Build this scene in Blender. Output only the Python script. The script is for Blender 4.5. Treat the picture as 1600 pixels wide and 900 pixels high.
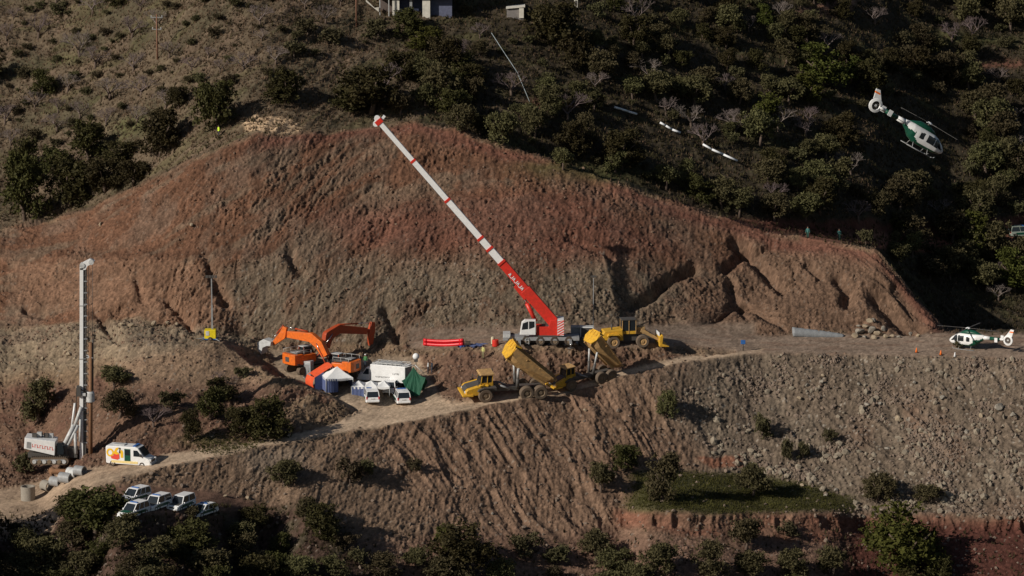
import bpy, bmesh, math, random
import numpy as np
from mathutils import Vector, Matrix
from mathutils.bvhtree import BVHTree
rad = math.radians
random.seed(7)
for o in list(bpy.data.objects):
    bpy.data.objects.remove(o)
scene = bpy.context.scene
col = scene.collection

# ---------------------------------------------------------------- camera, sky, sun, exposure
PITCH = rad(10.5); DIST = 450.0; F = 5294.0            # F: focal length in pixels of a 1600 px wide picture
CAM = np.array([0.0, -DIST*math.cos(PITCH), DIST*math.sin(PITCH)])
cd = bpy.data.cameras.new('camera'); cam = bpy.data.objects.new('camera', cd); col.objects.link(cam)
cam.location = CAM; cam.rotation_euler = (math.pi/2-PITCH, 0, 0)
cd.lens = 36*F/1600; cd.sensor_width = 36; cd.clip_end = 5000; cd.clip_start = 1
scene.camera = cam

SUN_EL = rad(28); SUN_AZ = rad(34)                     # from the left, a little on the camera's side
tosun = Vector((-math.cos(SUN_AZ)*math.cos(SUN_EL), -math.sin(SUN_AZ)*math.cos(SUN_EL), math.sin(SUN_EL)))
sl = bpy.data.lights.new('sun', 'SUN'); sl.energy = 5.0; sl.angle = rad(0.5); sl.color = (1.0, 0.93, 0.82)
so = bpy.data.objects.new('sun', sl); col.objects.link(so)
so.rotation_euler = tosun.to_track_quat('Z', 'Y').to_euler(); so.location = (-100, -100, 200)
w = bpy.data.worlds.new('World'); scene.world = w; w.use_nodes = True
wn = w.node_tree; bg = wn.nodes['Background']; sky = wn.nodes.new('ShaderNodeTexSky')
sky.sky_type = 'NISHITA'; sky.sun_disc = False; sky.sun_elevation = SUN_EL
sky.sun_rotation = math.atan2(tosun.x, tosun.y)
wn.links.new(sky.outputs[0], bg.inputs[0]); bg.inputs[1].default_value = 0.05
vs = scene.view_settings
vs.view_transform = 'Standard'; vs.look = 'None'; vs.exposure = -0.36; vs.gamma = 1

# ---------------------------------------------------------------- numeric helpers
def ray(u, v):
    u = np.asarray(u, float); v = np.asarray(v, float)
    a = (u-800)/F; b = (450-v)/F
    return a, math.cos(PITCH)+b*math.sin(PITCH), -math.sin(PITCH)+b*math.cos(PITCH)
def at(u, v, Y):                                       # the point seen at (u, v) at world depth Y
    a, ry, rz = ray(u, v); t = (Y-CAM[1])/ry
    return a*t, Y+0*t, CAM[2]+rz*t
def _h(ix, iy, s):
    n = (ix.astype(np.int64)*374761393 + iy.astype(np.int64)*668265263 + s*1442695041) & 0x7fffffff
    n = ((n ^ (n >> 13))*1274126177) & 0x7fffffff
    return ((n ^ (n >> 16)) & 0xffff)/65535.0
def vn(x, y, s=0):
    ix = np.floor(x); iy = np.floor(y); fx = x-ix; fy = y-iy
    fx = fx*fx*fx*(fx*(fx*6-15)+10); fy = fy*fy*fy*(fy*(fy*6-15)+10)
    a = _h(ix, iy, s); b = _h(ix+1, iy, s); c = _h(ix, iy+1, s); d = _h(ix+1, iy+1, s)
    return (a+(b-a)*fx)*(1-fy)+(c+(d-c)*fx)*fy
def fbm(x, y, octs=4, s=0, g=0.5):
    r = 0; am = 1; tot = 0
    for i in range(octs):
        r = r+am*vn(x*2**i+17.3*i, y*2**i-9.1*i, s+i*7); tot += am; am *= g
    return r/tot*2-1
def ridged(x, y, octs=4, s=0):
    r = 0; am = 1; tot = 0
    for i in range(octs):
        r = r+am*(1-np.abs(vn(x*2**i+5.3*i, y*2**i+3.7*i, s+i*11)*2-1)); tot += am; am *= .55
    return r/tot
def cell(x, y, s=0):                                   # faceted stones: random height and tilt per voronoi cell
    ix = np.floor(x); iy = np.floor(y); best = np.full(x.shape, 9.0); val = np.zeros(x.shape); sec = np.full(x.shape, 9.0)
    for dx in (-1, 0, 1):
        for dy in (-1, 0, 1):
            cx = ix+dx; cy = iy+dy
            px = cx+_h(cx, cy, s); py = cy+_h(cx, cy, s+5)
            d = (x-px)**2+(y-py)**2
            hv = _h(cx, cy, s+9)+(x-px)*(_h(cx, cy, s+13)-.5)*1.4+(y-py)*(_h(cx, cy, s+17)-.5)*1.4
            m = d < best
            sec = np.where(m, best, np.minimum(sec, d)); val = np.where(m, hv, val); best = np.where(m, d, best)
    return val, np.sqrt(sec)-np.sqrt(best)
def sstep(x, a, b):
    t = np.clip((x-a)/(b-a), 0, 1); return t*t*(3-2*t)
def inpoly(u, v, P):
    r = np.zeros(u.shape, bool); n = len(P)
    for i in range(n):
        x0, y0 = P[i]; x1, y1 = P[(i+1) % n]
        if y0 == y1: continue
        c = ((y0 > v) != (y1 > v)) & (u < (x1-x0)*(v-y0)/(y1-y0)+x0)
        r ^= c
    return r
def box1(a, k, axis):
    a = np.moveaxis(a, axis, 0); p = np.concatenate([np.repeat(a[:1], k, 0), a, np.repeat(a[-1:], k, 0)])
    c = np.concatenate([np.zeros((1,)+p.shape[1:]), np.cumsum(p, 0)])
    return np.moveaxis((c[2*k+1:]-c[:-2*k-1])/(2*k+1), 0, axis)
def blur(a, kv, ku):
    for _ in range(2):
        if kv: a = box1(a, kv, 0)
        if ku: a = box1(a, ku, 1)
    return a
def smooth1(a, k):
    for _ in range(3): a = box1(a, k, 0)
    return a

# ---------------------------------------------------------------- terrain: a relief followed outwards from the road
U = np.concatenate([np.arange(-600, -40, 7), np.arange(-40, 1642, 1.5), np.arange(1648, 2200, 7)])
V = np.concatenate([np.arange(1500, 945, -15), np.arange(940, -44, -1.25), np.arange(-55, -380, -12)])   # bottom to top
UU, VV = np.meshgrid(U, V)
def line(pts): p = np.array(pts, float); return np.interp(U, p[:, 0], p[:, 1])
G1 = line([(-900, 1100), (0, 846), (80, 832), (110, 785), (150, 762), (200, 745), (300, 722), (400, 700), (500, 683), (600, 668), (700, 648), (800, 630), (900, 612), (960, 595), (1050, 570), (1150, 555), (1200, 552), (1600, 560), (2500, 560)])
G2 = line([(-900, 990), (0, 768), (60, 752), (100, 742), (160, 728), (240, 712), (300, 704), (400, 689), (470, 674), (545, 652), (580, 634), (700, 630), (800, 615), (900, 600), (960, 581), (1060, 558), (1180, 545), (1200, 541), (1600, 545), (2500, 545)])
G3 = line([(-900, 500), (0, 516), (100, 512), (200, 502), (330, 512), (400, 524), (500, 536), (600, 541), (700, 531), (800, 520), (900, 514), (1000, 512), (1100, 520), (1200, 524), (1300, 523), (1400, 523), (1470, 519), (1600, 523), (2500, 523)])
G4 = line([(-900, 420), (0, 357), (80, 346), (150, 322), (220, 292), (300, 247), (400, 212), (500, 206), (600, 196), (650, 191), (720, 207), (800, 231), (900, 262), (1000, 296), (1100, 330), (1200, 362), (1300, 379), (1370, 393), (1405, 432), (1440, 476), (1475, 514), (1520, 519), (1600, 519), (2500, 519)])
G0 = line([(-900, 1500), (2500, 1500)]); G5 = line([(-900, -380), (2500, -380)])
S = np.full(UU.shape, 0.45)
b1 = VV > G1; b2 = (VV <= G1) & (VV > G2); b3 = (VV <= G2) & (VV > G3); b4 = (VV <= G3) & (VV > G4); b5 = VV <= G4
S[b1] = 0.62; S[b2] = 0.03; S[b3] = 0.35; S[b4] = 0.66; S[b5] = 0.42
S[b1 & (UU < 450) & (VV > 845)] = 0.3
def setS(P, s, band=None):
    m = inpoly(UU, VV, P)
    if band is not None: m &= band
    S[m] = s
GRASS = [(990, 738), (1100, 735), (1250, 757), (1332, 776), (1330, 800), (1180, 803), (980, 796)]
CARS = [(150, 770), (200, 757), (345, 766), (380, 790), (350, 800), (190, 803), (150, 800)]
setS(CARS, 0.0); setS([(110, 804), (190, 804), (460, 790), (500, 835), (200, 850), (110, 850)], 1.0, b1)
setS(GRASS, 0.04); setS([(960, 797), (1180, 804), (1600, 812), (1750, 820), (1750, 836), (960, 816)], 1.8)
setS([(960, 816), (1750, 836), (1750, 1000), (960, 1000)], 0.35)
setS([(1300, 800), (1700, 790), (1700, 812), (1300, 804)], 0.15)
setS([(-60, 700), (180, 700), (170, 770), (-60, 800)], 0.03, b3)
setS([(180, 640), (430, 640), (470, 690), (180, 720)], 0.5, b3)
setS([(-60, 600), (250, 600), (250, 640), (-60, 640)], 0.25, b3)
setS([(-900, 500), (400, 500), (400, 540), (-900, 536)], 0.05, b3)
setS([(180, 540), (380, 540), (400, 618), (180, 612)], 0.8, b3)
setS([(400, 540), (660, 538), (690, 575), (690, 640), (560, 640), (400, 580)], 0.12, b3)
setS([(660, 548), (780, 540), (780, 625), (690, 634), (670, 600)], 0.55, b3)
setS([(560, 530), (660, 536), (700, 560), (640, 560), (560, 548)], 0.35, b3)
setS([(640, 512), (1110, 505), (1110, 541), (780, 541), (640, 546)], 0.07, b3)
setS([(780, 541), (1050, 541), (1050, 600), (780, 640)], 1.1, b3)
setS([(1050, 505), (2500, 505), (2500, 560), (1050, 560)], 0.03, b3)
setS([(330, 400), (900, 400), (1000, 440), (1000, 530), (330, 545)], 1.0, b4)
setS([(120, 318), (980, 312), (980, 324), (120, 330)], 0.2, b4); setS([(300, 262), (860, 262), (860, 270), (300, 270)], 0.25, b4)
setS([(20, 406), (330, 404), (330, 530), (20, 530)], 1.0, b4)
setS([(60, 394), (560, 388), (560, 405), (60, 406)], 0.12, b4)
setS([(-900, 330), (560, 300), (560, 388), (-900, 400)], 0.55, b4)
setS([(1150, 455), (1290, 470), (1300, 482), (1100, 470)], 0.15, b4)
setS([(1100, 362), (1370, 360), (1370, 380), (1200, 384)], 0.12, b5)
setS([(1370, 366), (2500, 352), (2500, 376), (1370, 382)], 0.05, b5)
setS([(1150, 330), (1400, 340), (2500, 322), (2500, 352), (1370, 364), (1100, 358)], 1.0, b5)
for (y, h, x0, x1) in ((130, 16, 1180, 1600), (100, 10, 1250, 1600), (165, 9, 1000, 1300), (210, 9, 900, 1400), (75, 10, 900, 1300), (265, 9, 1050, 1500), (40, 9, 950, 1500), (300, 8, 1150, 1600)):
    setS([(x0, y), (x1, y+8), (x1, y+8+h), (x0, y+h)], 0.06, b5); setS([(x0, y-h*.6), (x1, y+8-h*.6), (x1, y+8), (x0, y)], 0.9, b5)
S = blur(np.where(b4 | b5, blur(S, 2, 26), S), 2, 10)
_, ry, rz = ray(UU, VV); tand = -rz/ry
DY = np.zeros(UU.shape)
dv = -np.gradient(V)[:, None]
perp = dv/F*(DIST+10)
cosd = 1/np.sqrt(1+tand**2)
DY = perp/(S*cosd+tand*cosd)
C = np.cumsum(DY, 0)-DY*0.5
def colat(A, G):                                       # value of A on line G, per column
    out = np.empty(len(U)); vr = V[::-1]
    for i in range(len(U)): out[i] = np.interp(G[i], vr, A[::-1, i])
    return out
c0, c1, c2, c3, c4, c5 = [colat(C, G) for G in (G0, G1, G2, G3, G4, G5)]
Y1 = line([(-900, -78), (0, -52), (200, -42), (600, -20), (1000, 2), (1180, 11), (1350, 12), (1600, 9), (2500, 4)])
k = 120
Y2 = Y1+smooth1(c2-c1, 6); Y3 = Y2+smooth1(c3-c2, k); Y4 = Y3+smooth1(c4-c3, k); Y5 = Y4+smooth1(c5-c4, k); Y0 = Y1-smooth1(c1-c0, k)
Y3 = smooth1(Y3, 130); Y4 = smooth1(Y4, 60); Y5 = smooth1(Y5, 60)
Y = np.where(b1, Y0+(C-c0)/(c1-c0)*(Y1-Y0), 0)
for b, ca, cb, ya, yb in ((b2, c1, c2, Y1, Y2), (b3, c2, c3, Y2, Y3), (b4, c3, c4, Y3, Y4), (b5, c4, c5, Y4, Y5)):
    Y = np.where(b, ya+(C-ca)/(cb-ca)*(yb-ya), Y)
Y = blur(Y, 0, 5)
def jump(pts, J, decay=None):                          # crest seen edge on: the ground behind it lies lower and farther off
    p = np.array(pts, float); j = np.array(J, float)
    ln = smooth1(np.interp(U, p[:, 0], p[:, 1]), 2); amp = smooth1(np.interp(U, j[:, 0], j[:, 1]), 10)
    d = ln[None]-VV; m = sstep(d, 0, 4)
    if decay: m = m*np.exp(-np.clip(d, 0, None)/decay)
    return m*amp[None]
Y += jump(np.stack([U, G4], 1), [(-900, 10), (200, 10), (330, 4), (430, 1), (650, 2), (800, 3), (1000, 7), (1200, 12), (1320, 20), (1400, 30), (1500, 36), (1600, 44), (2500, 110)])
Y += jump([(250, 528), (345, 538), (372, 552), (392, 575), (430, 585), (470, 600), (520, 622), (560, 646), (600, 655)], [(345, 0), (375, 5), (410, 9), (500, 8), (545, 3), (560, 0)], 60)
Y += jump([(1230, 512), (1300, 517), (1340, 512), (1360, 503), (1390, 512), (1440, 520)], [(1225, 0), (1270, .5), (1400, 1.5), (1450, 0)], 30)
Y += jump([(1040, 520), (1125, 508), (1150, 488), (1165, 487), (1200, 508), (1240, 526)], [(1100, 0), (1140, 4), (1190, 4), (1230, 0)], 25)
print('depths', [[round(float(np.interp(q, U, a)), 1) for q in (50, 400, 800, 1200, 1550)] for a in (Y0, Y1, Y2, Y3, Y4, Y5)])
TX, TY, TZ = at(UU, VV, Y)
Q = np.concatenate([np.zeros((1, len(U))), np.cumsum(np.sqrt(np.diff(TY, axis=0)**2+np.diff(TZ, axis=0)**2), 0)])
Q = blur(Q, 0, 20)

# ragged region masks
ju = UU+fbm(TX/5, Q/5, 4, 31)*14; jv = VV+fbm(TX/5, Q/5, 4, 57)*9
def mask(P, kv=2, ku=2, j=1.0): return blur(inpoly(UU+(ju-UU)*j, VV+(jv-VV)*j, P).astype(float), kv, ku)
g1 = G1[None]; g2 = G2[None]; g3 = G3[None]; g4 = G4[None]
jw = jv*.25+VV*.75
m_road = blur(((jw <= g1-1) & (jw > g2+1) & (ju < 1190)).astype(float), 1, 1)
m_bench = np.clip(blur(((jw <= g1) & (jw > g3) & (ju > 1160)).astype(float), 1, 1)+mask([(640, 512), (1180, 505), (1180, 548), (1060, 541), (780, 541), (640, 546)], j=.3), 0, 1)
m_pad = mask([(560, 560), (650, 560), (700, 634), (560, 640), (430, 580), (420, 545)], j=.3)
m_track = mask([(1250, 367), (1700, 352), (1700, 378), (1250, 381)], j=.3)
m_grass = mask(GRASS, 3, 6, j=.9)
m_cars = mask([(100, 775), (200, 757), (345, 768), (420, 792), (350, 801), (190, 803), (100, 803)], j=.4)
m_cut = blur(((jv <= g3) & (jv > g4+2)).astype(float), 2, 2)
m_hill = blur((VV <= g4+1).astype(float), 1, 1)
m_spoil = blur((VV > g1).astype(float), 1, 1)
m_rub = mask([(1130, 552), (2500, 556), (2500, 830), (1330, 800), (1250, 760), (1130, 715), (1040, 650)], 8, 8)
m_gul = mask([(560, 660), (900, 612), (1010, 590), (1110, 720), (980, 860), (800, 880), (640, 800)], 12, 20)
m_leftlow = mask([(-900, 840), (120, 805), (470, 792), (560, 830), (650, 1000), (650, 1500), (-900, 1500)], 6, 8)
m_low = mask([(-900, 870), (500, 850), (960, 830), (2500, 838), (2500, 1500), (-900, 1500)], 8, 8)
flat = np.clip(m_road+m_bench+m_pad+m_cars+m_track*.8+m_grass*.7, 0, 1)

# relief detail
n_big = fbm(TX/9, Q/9, 3, 3); n_mid = fbm(TX/2.6, Q/2.6, 4, 12); n_fine = fbm(TX/.6, Q/.6, 3, 21)
cv, ce = cell(TX/.75+n_mid*.6, Q/.9+n_big, 4); cv2, ce2 = cell(TX/.34, Q/.34+n_mid, 8)
def gull(ang, wl, s, stretch=9, warp=.7):
    ca, sa = math.cos(ang), math.sin(ang)
    p = (TX*ca+Q*sa)/wl; q = (-TX*sa+Q*ca)/(wl*stretch)
    return ridged(p+fbm(TX/6, Q/6, 2, s)*warp, q, 3, s)
hn0 = fbm(TX/8, Q/8, 4, 5)
gA = gull(rad(23), 1.25, 71, 14, .25); gB = gull(rad(4), 2.6, 81, 5); gC = gull(rad(26), 2.4, 91, 9, .5)
D = n_big*0.5+n_mid*(.22-.12*m_spoil)
rm = .25+1.1*sstep(fbm(TX/5, Q/5, 3, 44), -.35, .5)
rock = (cv-.5)*.34*sstep(ce, 0, .25)*rm+(cv2-.5)*.2*(.5+.5*rm)
lowcut = sstep(VV+hn0*25, 385, 410)*sstep(-(UU+hn0*60), -1040, -960)*sstep(UU+hn0*40, 300, 360)
fineg = gull(rad(-4), .75, 101, 5)-.6
patch = sstep(fbm(TX/9, Q/4, 3, 131), -.25, .35)
D = D + m_cut*(rock*(.3+.6*patch)+(gB-.6)*(.75*lowcut*sstep(-VV, -480, -400)*sstep(fbm(TX/16, Q/9, 2, 9), -.2, .3)+.12)+n_fine*.13+fineg*.22-n_mid*.12+.26*np.abs(np.sin(Q*.55+n_big*1.6))*(1-.7*lowcut))
def shade_groove(pts, wpx, depth):  # added cuts whose shaded sides stand for cast shadows on the slope
    d2 = np.full(UU.shape, 1e9)
    for (x0, y0), (x1, y1) in zip(pts[:-1], pts[1:]):
        t = np.clip(((UU-x0)*(x1-x0)+(VV-y0)*(y1-y0))/((x1-x0)**2+(y1-y0)**2), 0, 1); d2 = np.minimum(d2, (UU-x0-t*(x1-x0))**2+(VV-y0-t*(y1-y0))**2)
    return depth*np.exp(-d2/(wpx*1.1)**2)*.95
for pts, wp, dp in ((((1148, 378), (1175, 400), (1222, 452)), 8, 1.7), (((1165, 388), (1148, 408), (1134, 420)), 7, 1.3), (((1175, 398), (1205, 384)), 4, .6), (((1084, 420), (1045, 436), (1018, 462), (988, 476)), 7, 1.8), (((1262, 418), (1280, 434)), 5, .8), (((1312, 440), (1326, 456), (1322, 472)), 9, 1.6),
                    (((1372, 462), (1395, 490), (1425, 512)), 12, 2.2), (((1398, 450), (1440, 508)), 6, 1.0), (((1140, 440), (1148, 470), (1165, 492)), 6, .9), (((325, 405), (338, 440), (352, 470)), 8, 1.4), (((215, 440), (222, 470)), 5, .7), (((262, 470), (290, 500), (300, 512)), 6, 1.0), (((455, 400), (470, 425)), 8, 1.0), (((605, 488), (622, 530)), 8, 1.3),
                    (((150, 490), (170, 515), (185, 530)), 6, 1.0), (((178, 492), (196, 480)), 6, 1.0), (((42, 486), (66, 492)), 6, .9), (((890, 372), (960, 402)), 5, .6)):
    D = D-shade_groove(pts, wp, dp)*(1+.5*n_mid)
D = D + m_spoil*(1-m_grass)*((1-m_low*.6)*((gA-.6)*(.3+.85*sstep(hn0, -.3, .4))*m_gul+(gull(rad(20), 4.5, 111, 5, .4)-.6)*.8*m_gul+(gC-.6)*.6*m_rub+fineg*.28)+rock*(.26+.30*m_rub)+n_fine*.13)
mid = (1-m_cut)*(1-m_spoil)*(1-m_hill)
D = D + mid*(1-flat)*(1-.75*mask([(180, 540), (380, 535), (420, 620), (180, 615)], 8, 8))*(rock*.8+n_mid*.3+(gB-.6)*.6+n_fine*.08)
D = D + m_hill*(n_mid*.35+n_fine*.12+fbm(TX/1.2, Q/1.2, 3, 77)*.16)
D = D*(1-flat*.97)+flat*(n_fine*.025+n_mid*.05)
cutband = mask([(960, 798), (1180, 805), (1600, 813), (1750, 820), (1750, 842), (960, 822)], 2, 3, .3)
D = D+cutband*(ridged(TX/1.7+fbm(TX/3, Q/3, 2, 8)*.6, Q/7, 3, 33)-.6)*1.0
edge = np.exp(-((VV-g1-2)/4.0)**2)*(1-flat)
D = D+edge*(.06+n_mid*.25)
jr = np.random.default_rng(11)
rough = (1-flat)*(m_cut+.8*m_spoil*(1-m_grass)+.7*mid*(1-flat)+.3*m_hill)
D = D+rough*(.5+.8*sstep(fbm(TX/3, Q/3, 3, 88), -.3, .4))*jr.normal(size=D.shape)*.045
D = D-rough*.10*(jr.random(D.shape) > .985)
sn = np.sqrt(1+S**2)
TY = TY-D*S/sn; TZ = TZ+D/sn

# albedo per vertex (colours of soil, rock and grass, with shade painted into some areas)
def c3(r, g, b): return np.array([r, g, b])
RED = c3(.215, .098, .060); DRED = c3(.18, .070, .044); BRN = c3(.195, .122, .076); GREY = c3(.235, .185, .135); LGREY = c3(.36, .31, .25)
ROAD = c3(.50, .355, .23); OCH = c3(.29, .19, .105); HG = c3(.165, .118, .072); HG2 = c3(.11, .088, .05); GRN = c3(.085, .080, .028)
cc = np.broadcast_to(HG, TX.shape+(3,)).copy()
def mix(m, c): cc[...] = cc*(1-m[..., None])+np.asarray(c)*m[..., None]
hn = fbm(TX/8, Q/8, 4, 5); hn2 = fbm(TX/3, Q/3, 4, 6)
mix(sstep(hn, -.1, .4), HG2); mix(sstep(hn2, .1, .5)*.6, c3(.20, .13, .085)); 
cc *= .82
mix(sstep(UU+hn*120, 540, 800)*.88, c3(.042, .033, .020))  # right hillside darkened: shade of the grazing sun put into the ground colour
mix(sstep(fbm(TX/7, Q/2.2, 3, 9), .25, .45)*.45, GRN)
cut_red = sstep(fbm(TX/10, Q/4.5, 4, 15)+.25, -.15, .3)
m_up = sstep(-(VV+hn*25), -455, -365)
base = GREY*.9+BRN*.1
mixc = base[None, None]*(1-cut_red[..., None])+(RED*.62+BRN*.38)[None, None]*cut_red[..., None]
lower = (GREY*.6+OCH*.4)*.88
rb = sstep(hn2+fbm(TX/2, Q/5, 3, 19)*.7, .15, .55)
low = lower[None, None]*(1-.6*rb[..., None])+(BRN*.5+RED*.5)[None, None]*.6*rb[..., None]
kk = np.clip(m_up+(UU > 1000)*sstep(UU+hn*60, 1010, 1120)+sstep(-(UU+hn*40), -380, -300), 0, 1)[..., None]
mixc = c3(.185, .086, .046)[None, None]*(1-.4*sstep(fbm(TX/3, Q/6, 4, 23), -.05, .45)[..., None])+c3(.22, .155, .11)[None, None]*.4*sstep(fbm(TX/3, Q/6, 4, 23), -.05, .45)[..., None]
gp_ = sstep(fbm(TX/11, Q/3.2, 4, 141)+fbm(TX/2.5, Q/2, 3, 142)*.4, .0, .4)[..., None]; mixc = mixc*(1-.55*gp_)+low*.95*.55*gp_
rp_ = sstep(fbm(TX/7, Q/4, 4, 151)+fbm(TX/2, Q/2, 3, 152)*.4, .05, .4)[..., None]; low = low*(1-.55*rp_)+mixc*.55*rp_
cutc = low*.86*(1-kk)+mixc*kk
rt = sstep(UU+hn*80, 1050, 1180)[..., None]; cutc = cutc*(1-rt)+c3(.20, .115, .07)[None, None]*rt
bd = np.exp(-((VV-g4-12-hn*8)/12.0)**2)*sstep(UU, 350, 430)
mcut4 = m_cut[..., None]; cc[...] = cc*(1-mcut4)+cutc*mcut4
mix(m_cut*bd*.85, DRED*1.15)
mix(m_cut*mask([(20, 410), (330, 408), (390, 520), (20, 480)], 4, 4)*.8, OCH*.35+RED*.65)
mix(m_cut*mask([(470, 330), (900, 300), (1080, 400), (900, 405), (560, 390)], 10, 16)*.75, DRED*1.1)
# between road and wall
mix(mid, BRN*.4+OCH*.6); mix(mid*sstep(hn2, 0, .4), RED*.6+BRN*.4)
mix(mid*mask([(180, 540), (380, 535), (420, 620), (180, 615)], 4, 4)*.8, c3(.34, .215, .13))
mix(mid*mask([(-90, 500), (420, 500), (420, 530), (-90, 600)], 4, 4)*.6, c3(.30, .235, .155))
mix(mid*mask([(640, 560), (1060, 541), (960, 610), (700, 640)], 3, 3)*.8, BRN*.5+RED*.5)
mix(mid*mask([(-60, 600), (420, 600), (480, 700), (-60, 780)], 5, 5)*.7, c3(.17, .085, .055))
# spoil slopes
mix(m_spoil, BRN*.95+OCH*.08); mix(m_spoil*m_rub, c3(.160, .117, .080)); mix(m_spoil*sstep(UU+hn*90, 980, 1130)*sstep(-VV-hn*30, -815, -790), c3(.160, .116, .080))
mix(m_spoil*sstep(hn, .05, .5)*.5, c3(.22, .12, .075)); mix(m_spoil*m_rub*sstep(fbm(TX/4, Q/10, 4, 66), .0, .4)*.5, c3(.21, .16, .112)); mix(m_spoil*m_gul*.5, c3(.21, .115, .07))
mix(m_spoil*mask([(380, 700), (480, 690), (480, 740), (400, 745)], 8, 8)*.5, GREY)
mix(m_leftlow*.9, c3(.075, .042, .03)); mix(m_leftlow*sstep(hn2, .05, .4)*.7, c3(.07, .06, .035))  # lower left ground in shadow, its shade painted into the soil colour
mix(m_low*m_spoil*.6*(1-m_leftlow), c3(.19, .10, .068))
mix(mask([(960, 796), (1180, 803), (1600, 812), (1750, 820), (1750, 900), (1330, 850), (960, 822)], 3, 3)*.8*m_spoil*(.45+.55*sstep(hn2, -.4, .3)), c3(.20, .075, .042))
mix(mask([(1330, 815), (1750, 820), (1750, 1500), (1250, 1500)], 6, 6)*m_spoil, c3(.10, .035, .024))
mix(mask([(1090, 710), (1170, 715), (1170, 732), (1110, 728)], 1, 1)*m_spoil, c3(.24, .10, .055))
GU = c3(.075, .070, .022)
mix(m_grass, GU); mix(m_grass*sstep(hn2, -.15, .2)*.75, c3(.10, .085, .035))
mix(mask([(1010, 735), (1250, 757), (1300, 775), (1180, 772), (1000, 776)], 3, 3, .4)*.7, c3(.06, .06, .025))
mix(m_cars*.9, c3(.20, .105, .068))
mix(m_track, c3(.24, .10, .06)); mix(mask([(1370, 378), (1460, 366), (1600, 372), (1610, 382), (1500, 395), (1370, 388)], 1, 2, .5)*.8, c3(.30, .10, .055))
mix(mask([(1100, 340), (1400, 348), (1750, 322), (1750, 352), (1370, 366), (1200, 366)], 2, 2)*.8, c3(.13, .045, .03))
mix(m_road, ROAD); mix(m_road*sstep(-(UU+hn*50), -330, -150), c3(.33, .225, .145)); mix(m_road*sstep(hn2, .0, .5)*.4, ROAD*.8)
mix(m_pad*(1-m_road), c3(.33, .24, .16)); mix(mask([(545, 655), (560, 622), (700, 622), (700, 650)], 3, 6, .4), ROAD*.95)
mix(m_bench*(1-m_road), c3(.27, .19, .135)); mix(m_bench*sstep(fbm(TX/4, Q/1.2, 3, 61), .1, .4)*.5, c3(.22, .125, .08))
mix(mask([(380, 190), (400, 178), (440, 183), (468, 190), (466, 208), (420, 212), (385, 205)], 1, 1, .6), c3(.52, .35, .20))
mix(mask([(1240, 20), (1290, 0), (1340, 0), (1330, 22), (1260, 30)], 2, 2, .6)*.8, c3(.26, .13, .085))
for (a, b, r, q) in ((100, 95, 34, 8), (330, 60, 0, 0), (1530, 62, 60, 8), (1450, 55, 50, 6), (1060, 45, 25, 5), (870, 265, 60, 10), (930, 275, 70, 14), (205, 200, 40, 12), (330, 690, 60, 9)):
    if r: mix(np.exp(-((ju-a)/r)**2-((jv-b)/q)**2)*.6, c3(.10, .105, .03))
for (a, b, r, q) in ((858, 165, 40, 9), (1360, 88, 60, 6), (1560, 100, 60, 7)): mix(np.exp(-((ju-a)/r)**2-((jv-b)/q)**2)*.8, DRED*1.1)
# tone of single stones and crumbs
st = (1+.45*(cv2-.5)*(1-m_hill*.5))*(1+.5*n_fine*.6)*(1+.22*n_mid)
pale = (_h(np.floor(TX/.26), np.floor(Q/.3), 77) > .988-.012*m_rub-.01*m_cut)*(m_cut*(.25+.5*lowcut)+m_spoil*(1-m_grass)*(.5+m_rub)+mid*.7)*(1-flat)
cc *= st[..., None]*(1+.13*rough[..., None]*jr.normal(size=D.shape)[..., None]); mix(np.clip(pale, 0, 1)*.75, LGREY)
tk = np.abs(((VV-g2)/(g1-g2)-.5)); mix(m_road*np.exp(-((tk-.22)/.07)**2)*.35, ROAD*1.2)
lum = cc.mean(-1, keepdims=True); cc = lum+(cc-lum)*.84
cc *= (1-.20*(m_cut+mid*(1-flat))-.06*m_spoil)[..., None]
cc = np.clip(cc, .012, .7)

# region of each cell -> separate sheets that share their borders
R = np.zeros(UU.shape, int)
R[m_cut > .5] = 1; R[(mid > .5)] = 2; R[m_spoil > .5] = 3; R[m_road > .5] = 4; R[(m_bench > .5) & (R != 4)] = 5; R[(m_pad > .5) & (R != 4)] = 5; R[m_grass > .5] = 6; R[m_track > .5] = 7
names = ['hillside', 'excavated_slope', 'earth_bank', 'spoil_slope', 'dirt_road', 'gravel_platform', 'grass_terrace', 'dirt_track']
def soil_mat(name, bump=.25, sc=5.0):
    m = bpy.data.materials.new(name); m.use_nodes = True; nt = m.node_tree; b = nt.nodes['Principled BSDF']
    b.inputs['Roughness'].default_value = 1; b.inputs['Specular IOR Level'].default_value = .1
    a = nt.nodes.new('ShaderNodeAttribute'); a.attribute_name = 'albedo'
    tc = nt.nodes.new('ShaderNodeTexCoord'); n = nt.nodes.new('ShaderNodeTexNoise'); n.inputs['Scale'].default_value = sc; n.inputs['Detail'].default_value = 5
    nt.links.new(tc.outputs['Object'], n.inputs['Vector'])
    mr = nt.nodes.new('ShaderNodeMapRange'); mr.inputs[3].default_value = .62; mr.inputs[4].default_value = 1.38
    mx = nt.nodes.new('ShaderNodeMix'); mx.data_type = 'RGBA'; mx.blend_type = 'MULTIPLY'; mx.inputs[0].default_value = 1
    nt.links.new(n.outputs[0], mr.inputs[0]); nt.links.new(a.outputs['Color'], mx.inputs[6]); nt.links.new(mr.outputs[0], mx.inputs[7])
    nt.links.new(mx.outputs[2], b.inputs['Base Color'])
    bp = nt.nodes.new('ShaderNodeBump'); bp.inputs['Strength'].default_value = bump; bp.inputs['Distance'].default_value = .15
    nt.links.new(n.outputs[0], bp.inputs['Height']); nt.links.new(bp.outputs[0], b.inputs['Normal'])
    return m
NV, NU = UU.shape
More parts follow.
